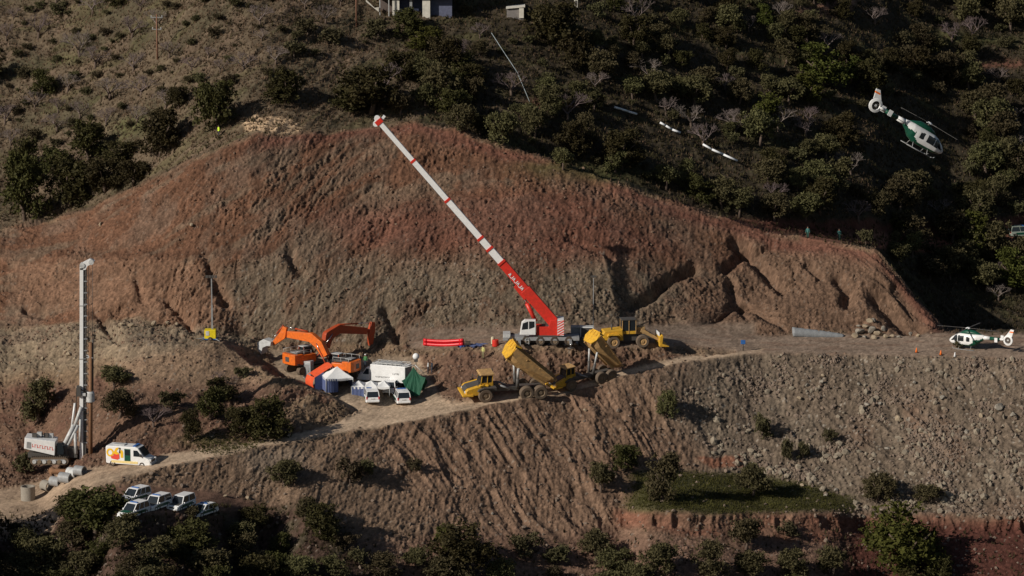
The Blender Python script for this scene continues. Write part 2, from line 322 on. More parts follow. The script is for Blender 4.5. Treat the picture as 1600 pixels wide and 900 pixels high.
idx = np.arange(NV*NU).reshape(NV, NU)
quads = np.stack([idx[:-1, :-1], idx[:-1, 1:], idx[1:, 1:], idx[1:, :-1]], -1).reshape(-1, 4)
cellR = R[:-1, :-1].reshape(-1)
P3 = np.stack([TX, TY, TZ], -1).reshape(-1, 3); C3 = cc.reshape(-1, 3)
for r, nm in enumerate(names):
    q = quads[cellR == r]
    if not len(q): continue
    used, inv = np.unique(q.ravel(), return_inverse=True)
    me = bpy.data.meshes.new(nm); me.vertices.add(len(used)); me.vertices.foreach_set('co', P3[used].astype(np.float32).ravel())
    me.loops.add(len(q)*4); me.loops.foreach_set('vertex_index', inv.astype(np.int32).ravel())
    me.polygons.add(len(q)); me.polygons.foreach_set('loop_start', np.arange(0, len(q)*4, 4, dtype=np.int32)); me.polygons.foreach_set('loop_total', np.full(len(q), 4, np.int32))
    me.update(calc_edges=True)
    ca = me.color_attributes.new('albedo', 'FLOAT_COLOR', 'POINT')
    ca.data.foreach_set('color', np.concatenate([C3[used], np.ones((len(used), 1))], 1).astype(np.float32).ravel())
    me.materials.append(soil_mat(nm+'_soil', .15 if r in (4, 5, 7) else .35)); 
    o = bpy.data.objects.new(nm, me); col.objects.link(o); o['kind'] = 'structure'
# coarse copy for placing things
si, sj = np.arange(0, NV, 3), np.arange(0, NU, 3)
PC = np.stack([TX, TY, TZ], -1)[np.ix_(si, sj)]; a, b = PC.shape[:2]; ic = np.arange(a*b).reshape(a, b)
qc = np.stack([ic[:-1, :-1], ic[:-1, 1:], ic[1:, 1:], ic[1:, :-1]], -1).reshape(-1, 4)
BVH = BVHTree.FromPolygons([tuple(p) for p in PC.reshape(-1, 3).tolist()], qc.tolist())
def T(u, v):                                           # ground point seen at photo pixel (u, v)
    a, ry, rz = ray(u, v)
    h = BVH.ray_cast(Vector(CAM), Vector((float(a), float(ry), float(rz))).normalized())
    return h[0]
def gz(x, y):
    h = BVH.ray_cast(Vector((x, y, 400)), Vector((0, 0, -1)))
    return h[0].z if h[0] else 0.0
def gn(x, y):
    h = BVH.ray_cast(Vector((x, y, 400)), Vector((0, 0, -1)))
    return h[1] if h[0] else Vector((0, 0, 1))

# ---------------------------------------------------------------- materials and mesh tools
_M = {}
def mat(name, c, rough=.6, metal=0.0, var=.18, sc=3.0, spec=.4, alpha=1, dirt=0.0, rnd=0.0):
    if name in _M: return _M[name]
    m = bpy.data.materials.new(name); m.use_nodes = True; nt = m.node_tree; b = nt.nodes['Principled BSDF']
    b.inputs['Roughness'].default_value = rough; b.inputs['Metallic'].default_value = metal; b.inputs['Specular IOR Level'].default_value = spec
    tc = nt.nodes.new('ShaderNodeTexCoord'); n = nt.nodes.new('ShaderNodeTexNoise'); n.inputs['Scale'].default_value = sc; n.inputs['Detail'].default_value = 4
    nt.links.new(tc.outputs['Object'], n.inputs['Vector'])
    r = nt.nodes.new('ShaderNodeValToRGB'); e = r.color_ramp.elements
    e[0].position = .3; e[1].position = .7
    d = (.20, .13, .08)
    e[0].color = tuple(c[i]*(1-var)*(1-dirt)+d[i]*dirt for i in range(3))+(1,); e[1].color = tuple(min(1, c[i]*(1+var*.5)) for i in range(3))+(1,)
    nt.links.new(n.outputs[0], r.inputs[0]); out = r.outputs[0]
    if rnd:
        oi = nt.nodes.new('ShaderNodeObjectInfo'); hs = nt.nodes.new('ShaderNodeHueSaturation')
        mr = nt.nodes.new('ShaderNodeMapRange'); mr.inputs[3].default_value = 1-rnd; mr.inputs[4].default_value = 1+rnd
        mh = nt.nodes.new('ShaderNodeMapRange'); mh.inputs[3].default_value = .47; mh.inputs[4].default_value = .53
        nt.links.new(oi.outputs['Random'], mr.inputs[0]); nt.links.new(mr.outputs[0], hs.inputs['Value'])
        nt.links.new(oi.outputs['Random'], mh.inputs[0]); nt.links.new(mh.outputs[0], hs.inputs['Hue'])
        nt.links.new(out, hs.inputs['Color']); out = hs.outputs[0]
    nt.links.new(out, b.inputs['Base Color']); _M[name] = m; return m
WHITE = mat('white_paint', (.82, .82, .82), .35, var=.06, dirt=.05); RED_P = mat('red_paint', (.66, .035, .022), .4, dirt=.08)
YEL = mat('yellow_paint', (.72, .40, .03), .5, dirt=.25); YEL2 = mat('mud_coated_yellow', (.52, .32, .13), .8, dirt=.45)
ORG = mat('orange_paint', (.80, .16, .015), .4, dirt=.15); DORG = mat('shaded_orange_paint', (.42, .055, .012), .5, dirt=.2)  # second orange has the boom's shade put into its colour
BLK = mat('black_rubber', (.03, .028, .026), .85, dirt=.35); DGR = mat('dark_grey_metal', (.07, .07, .07), .55, dirt=.2)
GRY = mat('grey_metal', (.30, .31, .32), .5, dirt=.15); LGR = mat('light_grey_metal', (.55, .56, .56), .45, dirt=.12)
GLS = mat('tinted_glass', (.02, .025, .03), .12, spec=.8, var=0); CHR = mat('bright_steel', (.7, .7, .7), .25, 1.0)
BLU = mat('blue_plastic', (.03, .13, .40), .5); BLUF = mat('blue_fabric', (.10, .13, .27), .8); WHF = mat('white_fabric', (.80, .80, .80), .8, var=.06)
GRF = mat('green_fabric', (.009, .080, .042), .75, sc=1.5); REDF = mat('red_fabric', (.75, .10, .03), .7); GRNP = mat('green_paint', (.008, .075, .045), .4)
RUST = mat('rusty_steel', (.24, .12, .06), .8, dirt=.3); CONC = mat('concrete', (.30, .27, .23), .9, sc=6); SLATE = mat('greyish_blue_rock_dust', (.24, .25, .26), .95)
YELV = mat('hi_vis_yellow', (.62, .85, .05), .7, var=.05); ORGV = mat('hi_vis_orange', (.9, .2, .03), .7, var=.05); SKIN = mat('skin', (.45, .26, .18), .6, var=.05)
NAVY = mat('dark_trousers', (.03, .04, .06), .8); DGRN = mat('dark_green_cloth', (.03, .09, .07), .8); HAIR = mat('dark_hair', (.03, .02, .015), .8)
RUB = mat('wheel_rim_dust', (.20, .15, .10), .8, dirt=.4); WOOD = mat('weathered_wood', (.22, .11, .07), .85, sc=4); MUD = mat('muddy_tyre', (.13, .10, .075), .95, sc=4, dirt=.4)
HEAD = mat('lamp_glass', (.85, .85, .85), .15, var=0); TAILL = mat('tail_lamp_red', (.55, .02, .02), .3, var=0); PLAST = mat('plaster', (.66, .62, .54), .85, sc=1.5)
DBLU = mat('dark_blue_panel', (.04, .05, .10), .6); YELG = mat('yellow_vinyl', (.85, .50, .02), .45, var=.05); REDG = mat('red_vinyl', (.75, .08, .05), .45, var=.05)

class MB:
    def __init__(s): s.v = []; s.f = []; s.m = []; s.mats = []
    def mi(s, m):
        if m not in s.mats: s.mats.append(m)
        return s.mats.index(m)
    def add(s, vs, fs, m, sm=False):
        o = len(s.v); s.v += [tuple(x) for x in vs]; k = s.mi(m)
        for f in fs: s.f.append(tuple(i+o for i in f)); s.m.append((k, sm))
        return s
    def box(s, c, d, m, rot=None, tx=1, ty=1):
        vs = []
        for z in (-.5, .5):
            for x, y in ((-.5, -.5), (.5, -.5), (.5, .5), (-.5, .5)):
                k = (tx, ty) if z > 0 else (1, 1)
                p = Vector((x*d[0]*k[0], y*d[1]*k[1], z*d[2]))
                if rot is not None: p = rot @ p
                vs.append(p+Vector(c))
        return s.add(vs, [(3, 2, 1, 0), (4, 5, 6, 7), (0, 1, 5, 4), (1, 2, 6, 5), (2, 3, 7, 6), (3, 0, 4, 7)], m)
    def prism(s, P, y0, y1, m, inset=0.0, axis='y'):   # outline in x-z, pushed along y (edges drawn in by inset at both ends)
        n = len(P); cx = sum(p[0] for p in P)/n; cz = sum(p[1] for p in P)/n; vs = []
        def mk(x, z, y): return (x, y, z) if axis == 'y' else ((y, x, z) if axis == 'x' else (x, z, y))
        layers = [(y0, 1-inset), (y0+(y1-y0)*.04, 1), (y1-(y1-y0)*.04, 1), (y1, 1-inset)] if inset else [(y0, 1), (y1, 1)]
        for y, k in layers:
            for x, z in P: vs.append(mk(cx+(x-cx)*k, cz+(z-cz)*k, y))
        fs = [tuple(range(n))[::-1], tuple(range((len(layers)-1)*n, len(layers)*n))]
        for L in range(len(layers)-1):
            for i in range(n): j = (i+1) % n; fs.append((L*n+i, L*n+j, (L+1)*n+j, (L+1)*n+i))
        return s.add(vs, fs, m)
    def tube(s, a, b, r, m, r2=None, n=10, caps=True, sm=True):
        a = Vector(a); b = Vector(b); r2 = r if r2 is None else r2; d = (b-a)
        if d.length < 1e-6: return s
        q = d.to_track_quat('Z', 'Y'); vs = []
        for p, rr in ((a, r), (b, r2)):
            for i in range(n): t = 2*math.pi*i/n; vs.append(p+q @ Vector((math.cos(t)*rr, math.sin(t)*rr, 0)))
        s.add(vs, [(i, (i+1) % n, n+(i+1) % n, n+i) for i in range(n)], m, sm)
        if caps: o = len(s.v)-2*n; k = s.mi(m); s.f += [tuple(o+i for i in range(n))[::-1], tuple(o+n+i for i in range(n))]; s.m += [(k, False)]*2
        return s
    def bar(s, a, b, w, h, m, w2=None, h2=None):       # box-section member between two points
        a = Vector(a); b = Vector(b); d = (b-a).normalized(); up = Vector((0, 0, 1)) if abs(d.z) < .95 else Vector((1, 0, 0))
        y = d.cross(up).normalized(); z = y.cross(d).normalized(); vs = []
        for p, ww, hh in ((a, w, h), (b, w2 or w, h2 or h)):
            for i, j in ((-1, -1), (1, -1), (1, 1), (-1, 1)): vs.append(p+y*(i*ww/2)+z*(j*hh/2))
        return s.add(vs, [(0, 1, 2, 3), (7, 6, 5, 4), (0, 4, 5, 1), (1, 5, 6, 2), (2, 6, 7, 3), (3, 7, 4, 0)], m)
    def lathe(s, prof, m, n=20, c=(0, 0, 0), axis='z', sm=True, hard=True):
        vs = []
        if hard and len(prof) > 2:
            for a, b in zip(prof[:-1], prof[1:]): s.lathe([a, b], m, n, c, axis, sm)
            return s
        for r, z in prof:
            for i in range(n):
                t = 2*math.pi*i/n; x, y = r*math.cos(t), r*math.sin(t)
                p = (x, y, z) if axis == 'z' else ((x, z, y) if axis == 'y' else (z, x, y))
                vs.append(Vector(p)+Vector(c))
        fs = [(L*n+i, L*n+(i+1) % n, (L+1)*n+(i+1) % n, (L+1)*n+i) for L in range(len(prof)-1) for i in range(n)]
        return s.add(vs, fs, m, sm)
    def sheet(s, grid, m, sm=False):
        a, b = len(grid), len(grid[0]); return s.add([p for r in grid for p in r], [(i*b+j, i*b+j+1, (i+1)*b+j+1, (i+1)*b+j) for i in range(a-1) for j in range(b-1)], m, sm)
    def loft(s, secs, m, sm=True, caps=True):
        n = len(secs[0]); s.add([p for r in secs for p in r], [(L*n+i, L*n+(i+1) % n, (L+1)*n+(i+1) % n, (L+1)*n+i) for L in range(len(secs)-1) for i in range(n)], m, sm)
        if caps: o = len(s.v)-len(secs)*n; k = s.mi(m); s.f += [tuple(o+i for i in range(n))[::-1], tuple(o+(len(secs)-1)*n+i for i in range(n))]; s.m += [(k, sm)]*2
        return s
    def build(s, name, parent=None, bevel=0.0, loc=None):
        me = bpy.data.meshes.new(name); me.from_pydata(s.v, [], s.f)
        for m in s.mats: me.materials.append(m)
        me.polygons.foreach_set('material_index', [k for k, _ in s.m]); me.polygons.foreach_set('use_smooth', [b for _, b in s.m])
        bm = bmesh.new(); bm.from_mesh(me); bmesh.ops.recalc_face_normals(bm, faces=bm.faces); bm.to_mesh(me); bm.free()
        o = bpy.data.objects.new(name, me); col.objects.link(o)
        if loc is not None: o.location = loc
        if parent: o.parent = parent
        if bevel: b = o.modifiers.new('bevel', 'BEVEL'); b.width = bevel; b.segments = 2; b.limit_method = 'ANGLE'; b.angle_limit = rad(35)
        return o
def tag(o, label, cat, group=None, kind=None):
    if label: o['label'] = label
    if cat: o['category'] = cat
    if group: o['group'] = group
    if kind: o['kind'] = kind
    return o
def empty(name, loc, label, cat, group=None):
    o = bpy.data.objects.new(name, None); col.objects.link(o); o.location = loc; o.empty_display_size = .3
    return tag(o, label, cat, group)
def ground_frame(p, head, L=3.0, W=1.6, tilt=True):
    c, s = math.cos(head), math.sin(head); x, y = p[0], p[1]
    f = Vector((x+c*L/2, y+s*L/2, gz(x+c*L/2, y+s*L/2))); b = Vector((x-c*L/2, y-s*L/2, gz(x-c*L/2, y-s*L/2)))
    l = Vector((x-s*W/2, y+c*W/2, gz(x-s*W/2, y+c*W/2))); r = Vector((x+s*W/2, y-c*W/2, gz(x+s*W/2, y-c*W/2)))
    if not tilt: return Matrix.Translation((x, y, min(f.z, b.z, l.z, r.z))) @ Matrix.Rotation(head, 4, 'Z')
    X = (f-b).normalized(); Yv = (l-r).normalized(); Z = X.cross(Yv).normalized(); Yv = Z.cross(X)
    M = Matrix((X, Yv, Z)).transposed().to_4x4(); M.translation = (f+b+l+r)/4; return M
def put(o, u, v, head, L=3.0, W=1.6, tilt=True):
    p = T(u, v); o.matrix_world = ground_frame(p, rad(head), L, W, tilt); return p
def lettering(txt, size, m, parent, name='lettering', loc=(0, 0, 0), rot=(math.pi/2, 0, 0), ext=.01):
    c = bpy.data.curves.new(name, 'FONT'); c.body = txt; c.size = size; c.extrude = ext; c.align_x = 'CENTER'; c.align_y = 'CENTER'
    t = bpy.data.objects.new(name, c); col.objects.link(t); dg = bpy.context.evaluated_depsgraph_get()
    me = bpy.data.meshes.new_from_object(t.evaluated_get(dg)); bpy.data.objects.remove(t); me.materials.clear(); me.materials.append(m)
    o = bpy.data.objects.new(name, me); col.objects.link(o); o.parent = parent; o.location = loc; o.rotation_euler = rot; return o
def copy_tree(o, parent=None):
    c = o.copy(); col.objects.link(c)
    if parent: c.parent = parent
    for ch in list(o.children): copy_tree(ch, c)
    return c

# ---------------------------------------------------------------- trees and shrubs
rng = np.random.default_rng(5)
def quads_mesh(name, C, size, m, flat=0.0, asp=1.0):
    n = len(C); a = rng.normal(size=(n, 3)); a[:, 2] += flat; a /= np.linalg.norm(a, axis=1)[:, None]
    b = np.cross(a, rng.normal(size=(n, 3))); b /= np.linalg.norm(b, axis=1)[:, None]; c = np.cross(a, b)
    s = (size*(.6+.8*rng.random(n)))[:, None]
    P = np.stack([C-b*s*asp, C+c*s*.5, C+b*s*asp, C-c*s*.5], 1).reshape(-1, 3)
    return P
def raw_mesh(name, P, m, per=4):
    me = bpy.data.meshes.new(name); n = len(P)//per
    me.vertices.add(len(P)); me.vertices.foreach_set('co', P.astype(np.float32).ravel()); me.loops.add(n*per); me.loops.foreach_set('vertex_index', np.arange(n*per, dtype=np.int32))
    me.polygons.add(n); me.polygons.foreach_set('loop_start', np.arange(0, n*per, per, dtype=np.int32)); me.polygons.foreach_set('loop_total', np.full(n, per, np.int32))
    me.update(calc_edges=True); me.materials.append(m); return me
def leafy(name, m, w, h, ncl, nleaf, leaf, base=.25, cl=.2, lobes=5):
    # lobes, then clumps on and in them, then leaves in every clump
    L = []
    for i in range(lobes):
        t = 2*math.pi*i/lobes+random.random(); r = w*.5*random.uniform(.25, .62)
        L.append((r*math.cos(t), r*math.sin(t), h*random.uniform(base+.15, .75), w*.5*random.uniform(.38, .6), h*random.uniform(.2, .33)))
    L.append((random.uniform(-.1, .1)*w, random.uniform(-.1, .1)*w, h*.7, w*.28, h*.28))
    cc_ = []
    for i in range(ncl):
        x, y, z, rr, rz_ = random.choice(L); d = Vector((random.gauss(0, 1), random.gauss(0, 1), random.gauss(.25, 1))).normalized(); k = random.uniform(.55, 1.05)
        cc_.append((x+d.x*rr*k, y+d.y*rr*k, max(h*base*.5, z+d.z*rz_*k)))
    cc_ = np.array(cc_); C_ = np.repeat(cc_, nleaf, 0)+rng.normal(size=(ncl*nleaf, 3))*w*cl*.35*np.array([1, 1, .8])
    C_[:, 2] = np.maximum(C_[:, 2], .08)
    return raw_mesh(name, quads_mesh(name, C_, leaf, m, .6), m)
def trunk_mesh(name, h, r, m, spread=.3, n=4):
    mb = MB(); p = Vector((0, 0, -.5)); q = Vector((random.uniform(-.1, .1)*h, random.uniform(-.1, .1)*h, h*.35)); mb.tube(p, q, r*1.25, m, r*.8, 7)
    for i in range(n):
        t = 2*math.pi*i/n+random.random(); e = q+Vector((math.cos(t)*h*spread, math.sin(t)*h*spread, h*random.uniform(.25, .45))); mb.tube(q, e, r*.6, m, r*.25, 6)
    o = mb.build(name); me = o.data; bpy.data.objects.remove(o); return me
def bare_mesh(name, h, w, m, depth=5):
    mb = MB(); tw = []
    def grow(p, d, L, r, k):
        e = p+d*L; mb.tube(p, e, r, m, r*.65, 4 if k < 3 else 5, False)
        if k == 0: return
        for _ in range(3 if k > 1 else 4):
            nd = (d+Vector((random.gauss(0, .55), random.gauss(0, .55), random.gauss(.12, .35)))).normalized()
            if nd.z < -.1: nd.z = .1
            grow(p+d*L*random.uniform(.7, 1), nd, L*random.uniform(.62, .85), r*.6, k-1)
    for i in range(3):
        t = 2*math.pi*i/3+random.random(); grow(Vector((0, 0, h*.22)), Vector((math.cos(t)*.75, math.sin(t)*.75, .8)).normalized(), h*.3, .09, depth-1)
    o = mb.build(name); me = o.data; bpy.data.objects.remove(o)
    a = np.array([v.co[:] for v in me.vertices]); 
    return me
bark = mat('bark', (.12, .085, .065), .9, sc=5)
LM = {'olive': mat('olive_leaves', (.086, .075, .034), .75, var=.4, sc=1.2, spec=.15, rnd=.25), 'oak': mat('dark_evergreen_leaves', (.050, .044, .015), .7, var=.45, sc=1.2, spec=.15, rnd=.22),
      'pine': mat('bright_green_leaves', (.070, .076, .018), .8, var=.35, sc=1.2, spec=.1, rnd=.15), 'shrub': mat('scrub_leaves', (.076, .065, .034), .85, var=.4, sc=2, spec=.1, rnd=.25),
      'bare': mat('bare_twigs', (.20, .155, .145), .9, var=.3, sc=2, rnd=.2), 'red': mat('reddish_leaves', (.22, .07, .05), .85, var=.3), 'blossom': mat('pale_twig_buds', (.34, .26, .26), .9, var=.3, rnd=.15)}
KIND = {}
for i in range(5):
    KIND.setdefault('olive', []).append((leafy('olive_crown', LM['olive'], 4.6, 3.9, 105, 34, .16, .12, .15, 7), trunk_mesh('olive_trunk', 3.6, .17, bark)))
    KIND.setdefault('oak', []).append((leafy('evergreen_crown', LM['oak'], 5.2, 4.9, 130, 36, .17, .06, .14, 8), trunk_mesh('evergreen_trunk', 4.4, .2, bark)))
for i in range(3):
    KIND.setdefault('pine', []).append((leafy('green_crown', LM['pine'], 4.8, 5.4, 110, 34, .17, .1, .14, 7), trunk_mesh('green_trunk', 4.6, .2, bark)))
    KIND.setdefault('shrub', []).append((leafy('shrub_crown', LM['shrub'], 2.6, 1.7, 42, 26, .13, .02, .16, 5), trunk_mesh('shrub_stem', 1.2, .06, bark)))
    b = bare_mesh('bare_branches', 3.6, 4.4, LM['bare']); KIND.setdefault('bare', []).append((b, trunk_mesh('bare_trunk', 2.4, .16, bark, .2, 3)))
ND = {'olive': (4.6, 3.9), 'oak': (5.2, 4.9), 'pine': (4.8, 5.4), 'shrub': (2.6, 1.7), 'bare': (4.4, 3.9)}
PL = {'olive': 'grey-green olive trees', 'oak': 'dark evergreen trees', 'pine': 'bright green trees', 'shrub': 'low olive-brown shrubs', 'bare': 'leafless brown trees'}
SG = {'olive': 'grey-green rounded olive tree', 'oak': 'dark dense evergreen tree', 'pine': 'bright green bushy tree', 'shrub': 'low olive-brown shrub', 'bare': 'leafless brown twiggy tree'}
GRP = {'olive': 'olive trees on the slopes', 'oak': 'evergreen trees on the slopes', 'pine': 'bright green trees on the slopes', 'shrub': 'shrubs on the slopes', 'bare': 'leafless trees on the slopes'}
CATV = {'olive': 'olive tree', 'oak': 'evergreen tree', 'pine': 'tree', 'shrub': 'shrub', 'bare': 'bare tree'}
NMV = {'olive': 'olive_tree', 'oak': 'evergreen_tree', 'pine': 'green_tree', 'shrub': 'shrub', 'bare': 'leafless_tree'}
TREES = []                                             # (kind, u, v of the foot, width px, height px)
def Tr(k, *L):
    for q in L: TREES.append((k,)+q)
Tr('oak', (340, 203, 74, 78), (250, 243, 78, 68), (443, 160, 66, 50), (578, 178, 105, 80), (545, 172, 60, 40), (280, 168, 42, 36), (40, 345, 80, 90), (38, 285, 60, 65), (112, 322, 90, 80),
   (165, 300, 70, 60), (208, 290, 60, 45), (140, 250, 70, 55), (68, 150, 46, 42), (85, 275, 55, 50), (185, 262, 60, 45), (150, 840, 115, 78), (110, 812, 60, 48), (505, 842, 66, 54), (720, 900, 110, 78),
   (420, 684, 84, 66), (375, 680, 60, 45), (330, 655, 56, 46), (345, 625, 60, 36), (300, 690, 36, 48), (690, 120, 70, 60), (870, 75, 90, 70), (640, 55, 60, 35), (300, 860, 80, 46), (400, 828, 56, 40), (970, 262, 84, 62), (975, 735, 52, 46), (715, 150, 50, 40), (900, 100, 60, 48))
Tr('pine', (1285, 135, 84, 66), (1415, 900, 120, 105), (1380, 860, 70, 50), (700, 865, 50, 45), (1330, 128, 50, 40), (1450, 870, 60, 46), (665, 78, 60, 30))
Tr('olive', (625, 182, 46, 34), (720, 205, 50, 44), (788, 226, 58, 46), (835, 215, 48, 44), (1070, 292, 38, 42), (1155, 335, 54, 44), (1245, 298, 36, 36), (1375, 338, 42, 38), (1210, 345, 52, 44), (1310, 300, 50, 46),
   (1425, 402, 40, 38), (1485, 436, 60, 44), (1455, 440, 60, 34), (1550, 402, 70, 60), (1590, 420, 60, 50), (1540, 455, 60, 40), (70, 900, 80, 54), (30, 900, 60, 40), (190, 858, 60, 46), (240, 890, 70, 44), (330, 905, 80, 44),
   (125, 905, 60, 40), (400, 900, 70, 44), (470, 905, 66, 42), (600, 905, 60, 40), (650, 890, 50, 38), (930, 875, 60, 48), (960, 905, 66, 44), (1030, 902, 66, 54), (1110, 900, 62, 50), (1165, 858, 62, 46), (1175, 905, 60, 40), (1240, 905, 60, 44), (1300, 900, 60, 44),
   (1035, 782, 64, 62), (940, 768, 50, 50), (1175, 775, 62, 42), (1370, 782, 62, 44), (1450, 786, 54, 32), (60, 658, 62, 56), (180, 606, 60, 36), (185, 655, 60, 40), (1040, 652, 38, 42), (445, 760, 58, 40), (915, 225, 40, 40), (880, 265, 40, 34), (200, 830, 46, 26))
Tr('oak', (-50, 850, 120, 120), (-110, 880, 150, 140), (-80, 940, 150, 150), (-170, 900, 150, 150), (-60, 1000, 150, 150), (-150, 980, 170, 170), (-230, 960, 170, 170), (-40, 905, 100, 90))
Tr('shrub', (548, 756, 46, 34), (575, 742, 36, 22), (648, 738, 28, 22), (1190, 688, 34, 34), (1230, 720, 24, 34), (1255, 720, 24, 28), (1297, 694, 24, 24), (300, 808, 30, 18), (330, 800, 26, 16), (820, 868, 50, 30), (870, 880, 50, 30), (540, 860, 44, 26), (1230, 838, 40, 20),
   (40, 740, 44, 30), (270, 640, 44, 30), (480, 55, 44, 26), (520, 70, 50, 26), (460, 90, 46, 24), (590, 60, 46, 26), (560, 880, 40, 22), (380, 590, 30, 16), (1500, 545, 20, 10), (1400, 378, 22, 18), (1352, 382, 26, 20))
Tr('bare', (125, 88, 56, 44), (205, 60, 54, 40), (150, 105, 50, 36), (208, 112, 50, 38), (170, 155, 60, 40), (220, 150, 60, 40), (125, 185, 44, 34), (260, 170, 50, 36), (90, 205, 50, 34), (265, 90, 46, 32), (430, 100, 46, 34), (380, 110, 50, 34), (300, 110, 40, 28), (405, 40, 50, 36), (60, 60, 50, 40),
   (245, 45, 50, 36), (240, 668, 54, 36), (350, 600, 44, 24), (1100, 230, 56, 44), (1330, 275, 56, 44), (1215, 205, 60, 44), (800, 150, 60, 44), (1080, 200, 56, 40), (1260, 215, 50, 40), (1590, 240, 44, 40), (1470, 340, 50, 36), (1040, 180, 46, 36), (1560, 470, 50, 30))
occ = [(t[1], t[2]-t[4]*.4) for t in TREES]
keep = [(270, 795, 75, 26), (1430, 210, 72, 50), (1125, 250, 40, 22), (1048, 218, 22, 20), (977, 186, 24, 18), (798, 125, 30, 30), (250, 60, 14, 40), (557, 30, 10, 30), (640, 20, 70, 24), (342, 205, 16, 14), (1585, 362, 30, 16), (1290, 368, 60, 12), (805, 25, 22, 18), (900, 10, 8, 12)]
def crest(u): return float(np.interp(u, U, G4))
def scatter(n, P, kinds, w0, w1, sep, tries=6000):
    xs = [p[0] for p in P]; ys = [p[1] for p in P]; k = 0
    for _ in range(tries):
        if k >= n: break
        u = random.uniform(min(xs), max(xs)); v = random.uniform(min(ys), max(ys))
        if not inpoly(np.array([u]), np.array([v]), P)[0] or v > crest(u)-6 and v < 500: continue
        wd = random.uniform(w0, w1)*(1-.12*(v < 120)); kd = random.choices([a for a, _ in kinds], [b for _, b in kinds])[0]
        if kd == 'shrub': wd *= .6
        ht = wd*{'olive': .78, 'oak': .82, 'pine': .95, 'shrub': .6, 'bare': .8}[kd]
        if any(abs(u-a) < c+wd*.4 and v-ht < b+d and v > b-d for a, b, c, d in keep): continue
        if any(math.hypot(u-a, (v-ht*.4-b)*1.5) < sep for a, b in occ): continue
        occ.append((u, v-ht*.4)); TREES.append((kd, u, v, wd, ht)); k += 1
scatter(185, [(600, 20), (1640, -20), (1640, 480), (1380, 420), (1380, 350), (1150, 340), (900, 255), (700, 200), (600, 150)], [('olive', 6), ('oak', 3.5), ('bare', 1.6), ('pine', .5), ('shrub', 2.2)], 34, 68, 26)
scatter(44, [(-30, 0), (600, 0), (600, 60), (420, 120), (240, 200), (-30, 260)], [('bare', 5), ('shrub', 6), ('oak', .6)], 30, 54, 34)
scatter(14, [(-30, 850), (440, 858), (560, 920), (560, 960), (-30, 960)], [('oak', 5), ('olive', 3)], 46, 76, 30)
scatter(30, [(-30, 820), (480, 810), (640, 900), (1400, 890), (1640, 900), (1640, 960), (-30, 960)], [('olive', 5), ('oak', 3), ('shrub', 2)], 40, 66, 36)
scatter(90, [(600, 20), (1640, -20), (1640, 500), (1380, 420), (1380, 350), (1150, 340), (900, 255), (700, 200), (600, 150)], [('shrub', 5), ('olive', 1)], 18, 40, 14)
scatter(60, [(-30, 0), (600, 0), (600, 60), (420, 120), (240, 200), (-30, 260)], [('shrub', 1)], 16, 40, 16)
LMK = [('the crane boom tip', 590, 190), ('the flying helicopter', 1430, 205), ('the parked helicopter', 1530, 525), ('the wooden utility pole', 246, 55), ('the unfinished building', 640, 10), ('the pale rock scar', 430, 195),
       ('the white drilling rig', 90, 690), ('the white ambulance van', 205, 710), ('the parked police cars', 270, 780), ('the grass terrace', 1170, 785), ('the three white pipes', 1050, 215), ('the hillside 4x4', 1588, 358),
       ('the crest walkers', 1285, 368), ('the dump trucks', 840, 590), ('the hillside cable', 798, 125), ('the yellow light tower', 330, 525), ('the long dirt road', 560, 660), ('the upper frame edge', 1050, 5), ('the top right corner', 1570, 20), ('the top left corner', 40, 10), ('the bottom right corner', 1580, 890), ('the lower frame edge', 800, 890), ('the bottom left corner', 40, 890), ('the left frame edge', 20, 200)]
ORD = ['first', 'second', 'third', 'fourth', 'fifth', 'sixth', 'seventh', 'eighth', 'ninth', 'tenth', 'eleventh', 'twelfth', 'thirteenth', 'fourteenth', 'fifteenth', 'sixteenth']
def rel(u, v):
    nm, a, b = min(LMK, key=lambda q: math.hypot(u-q[1], v-q[2])); dx, dy = u-a, v-b
    d = ('left of ' if dx < 0 else 'right of ') if abs(dx) > abs(dy)*1.2 else ('above ' if dy < 0 else 'below ')
    return d+nm
def sizeword(k, w): 
    r = w/{'olive': 52, 'oak': 60, 'pine': 60, 'shrub': 30, 'bare': 46}[k]
    return 'small ' if r < .85 else ('large ' if r > 1.15 else '')
def label_all(items, plural, single):                  # items: (object, key, u, v, w)
    by = {}
    for it in items: by.setdefault((it[1], sizeword(it[1], it[4]), rel(it[2], it[3])), []).append(it)
    for (k, sz, r), L in by.items():
        L.sort(key=lambda q: q[2])
        for i, it in enumerate(L):
            it[0]['label'] = (sz+single[k]+' '+r) if len(L) == 1 else f"{ORD[i]} from left of {sz}{plural[k]} {r}"
vitems = []
for i, (k, u, v, wd, ht) in enumerate(TREES):
    p = T(u, v)
    if p is None: continue
    sc_ = (Vector(CAM)-p).length/F; W_, H_ = wd*sc_, ht*sc_; cm, tm = KIND[k][i % len(KIND[k])]
    e = empty(NMV[k], p, None, CATV[k], GRP[k]); a = W_/ND[k][0]; b = H_*1.03/ND[k][1]
    b = max(b, a*.6)*random.uniform(.9, 1.12)
    e.rotation_euler.z = random.uniform(0, 6.28); e.scale = (a, a, b)
    for nm, me in (('crown', cm), ('trunk', tm)):
        o = bpy.data.objects.new(nm, me); col.objects.link(o); o.parent = e
    vitems.append((e, k, u, v, wd))
label_all(vitems, PL, SG)
print('trees', len(vitems))

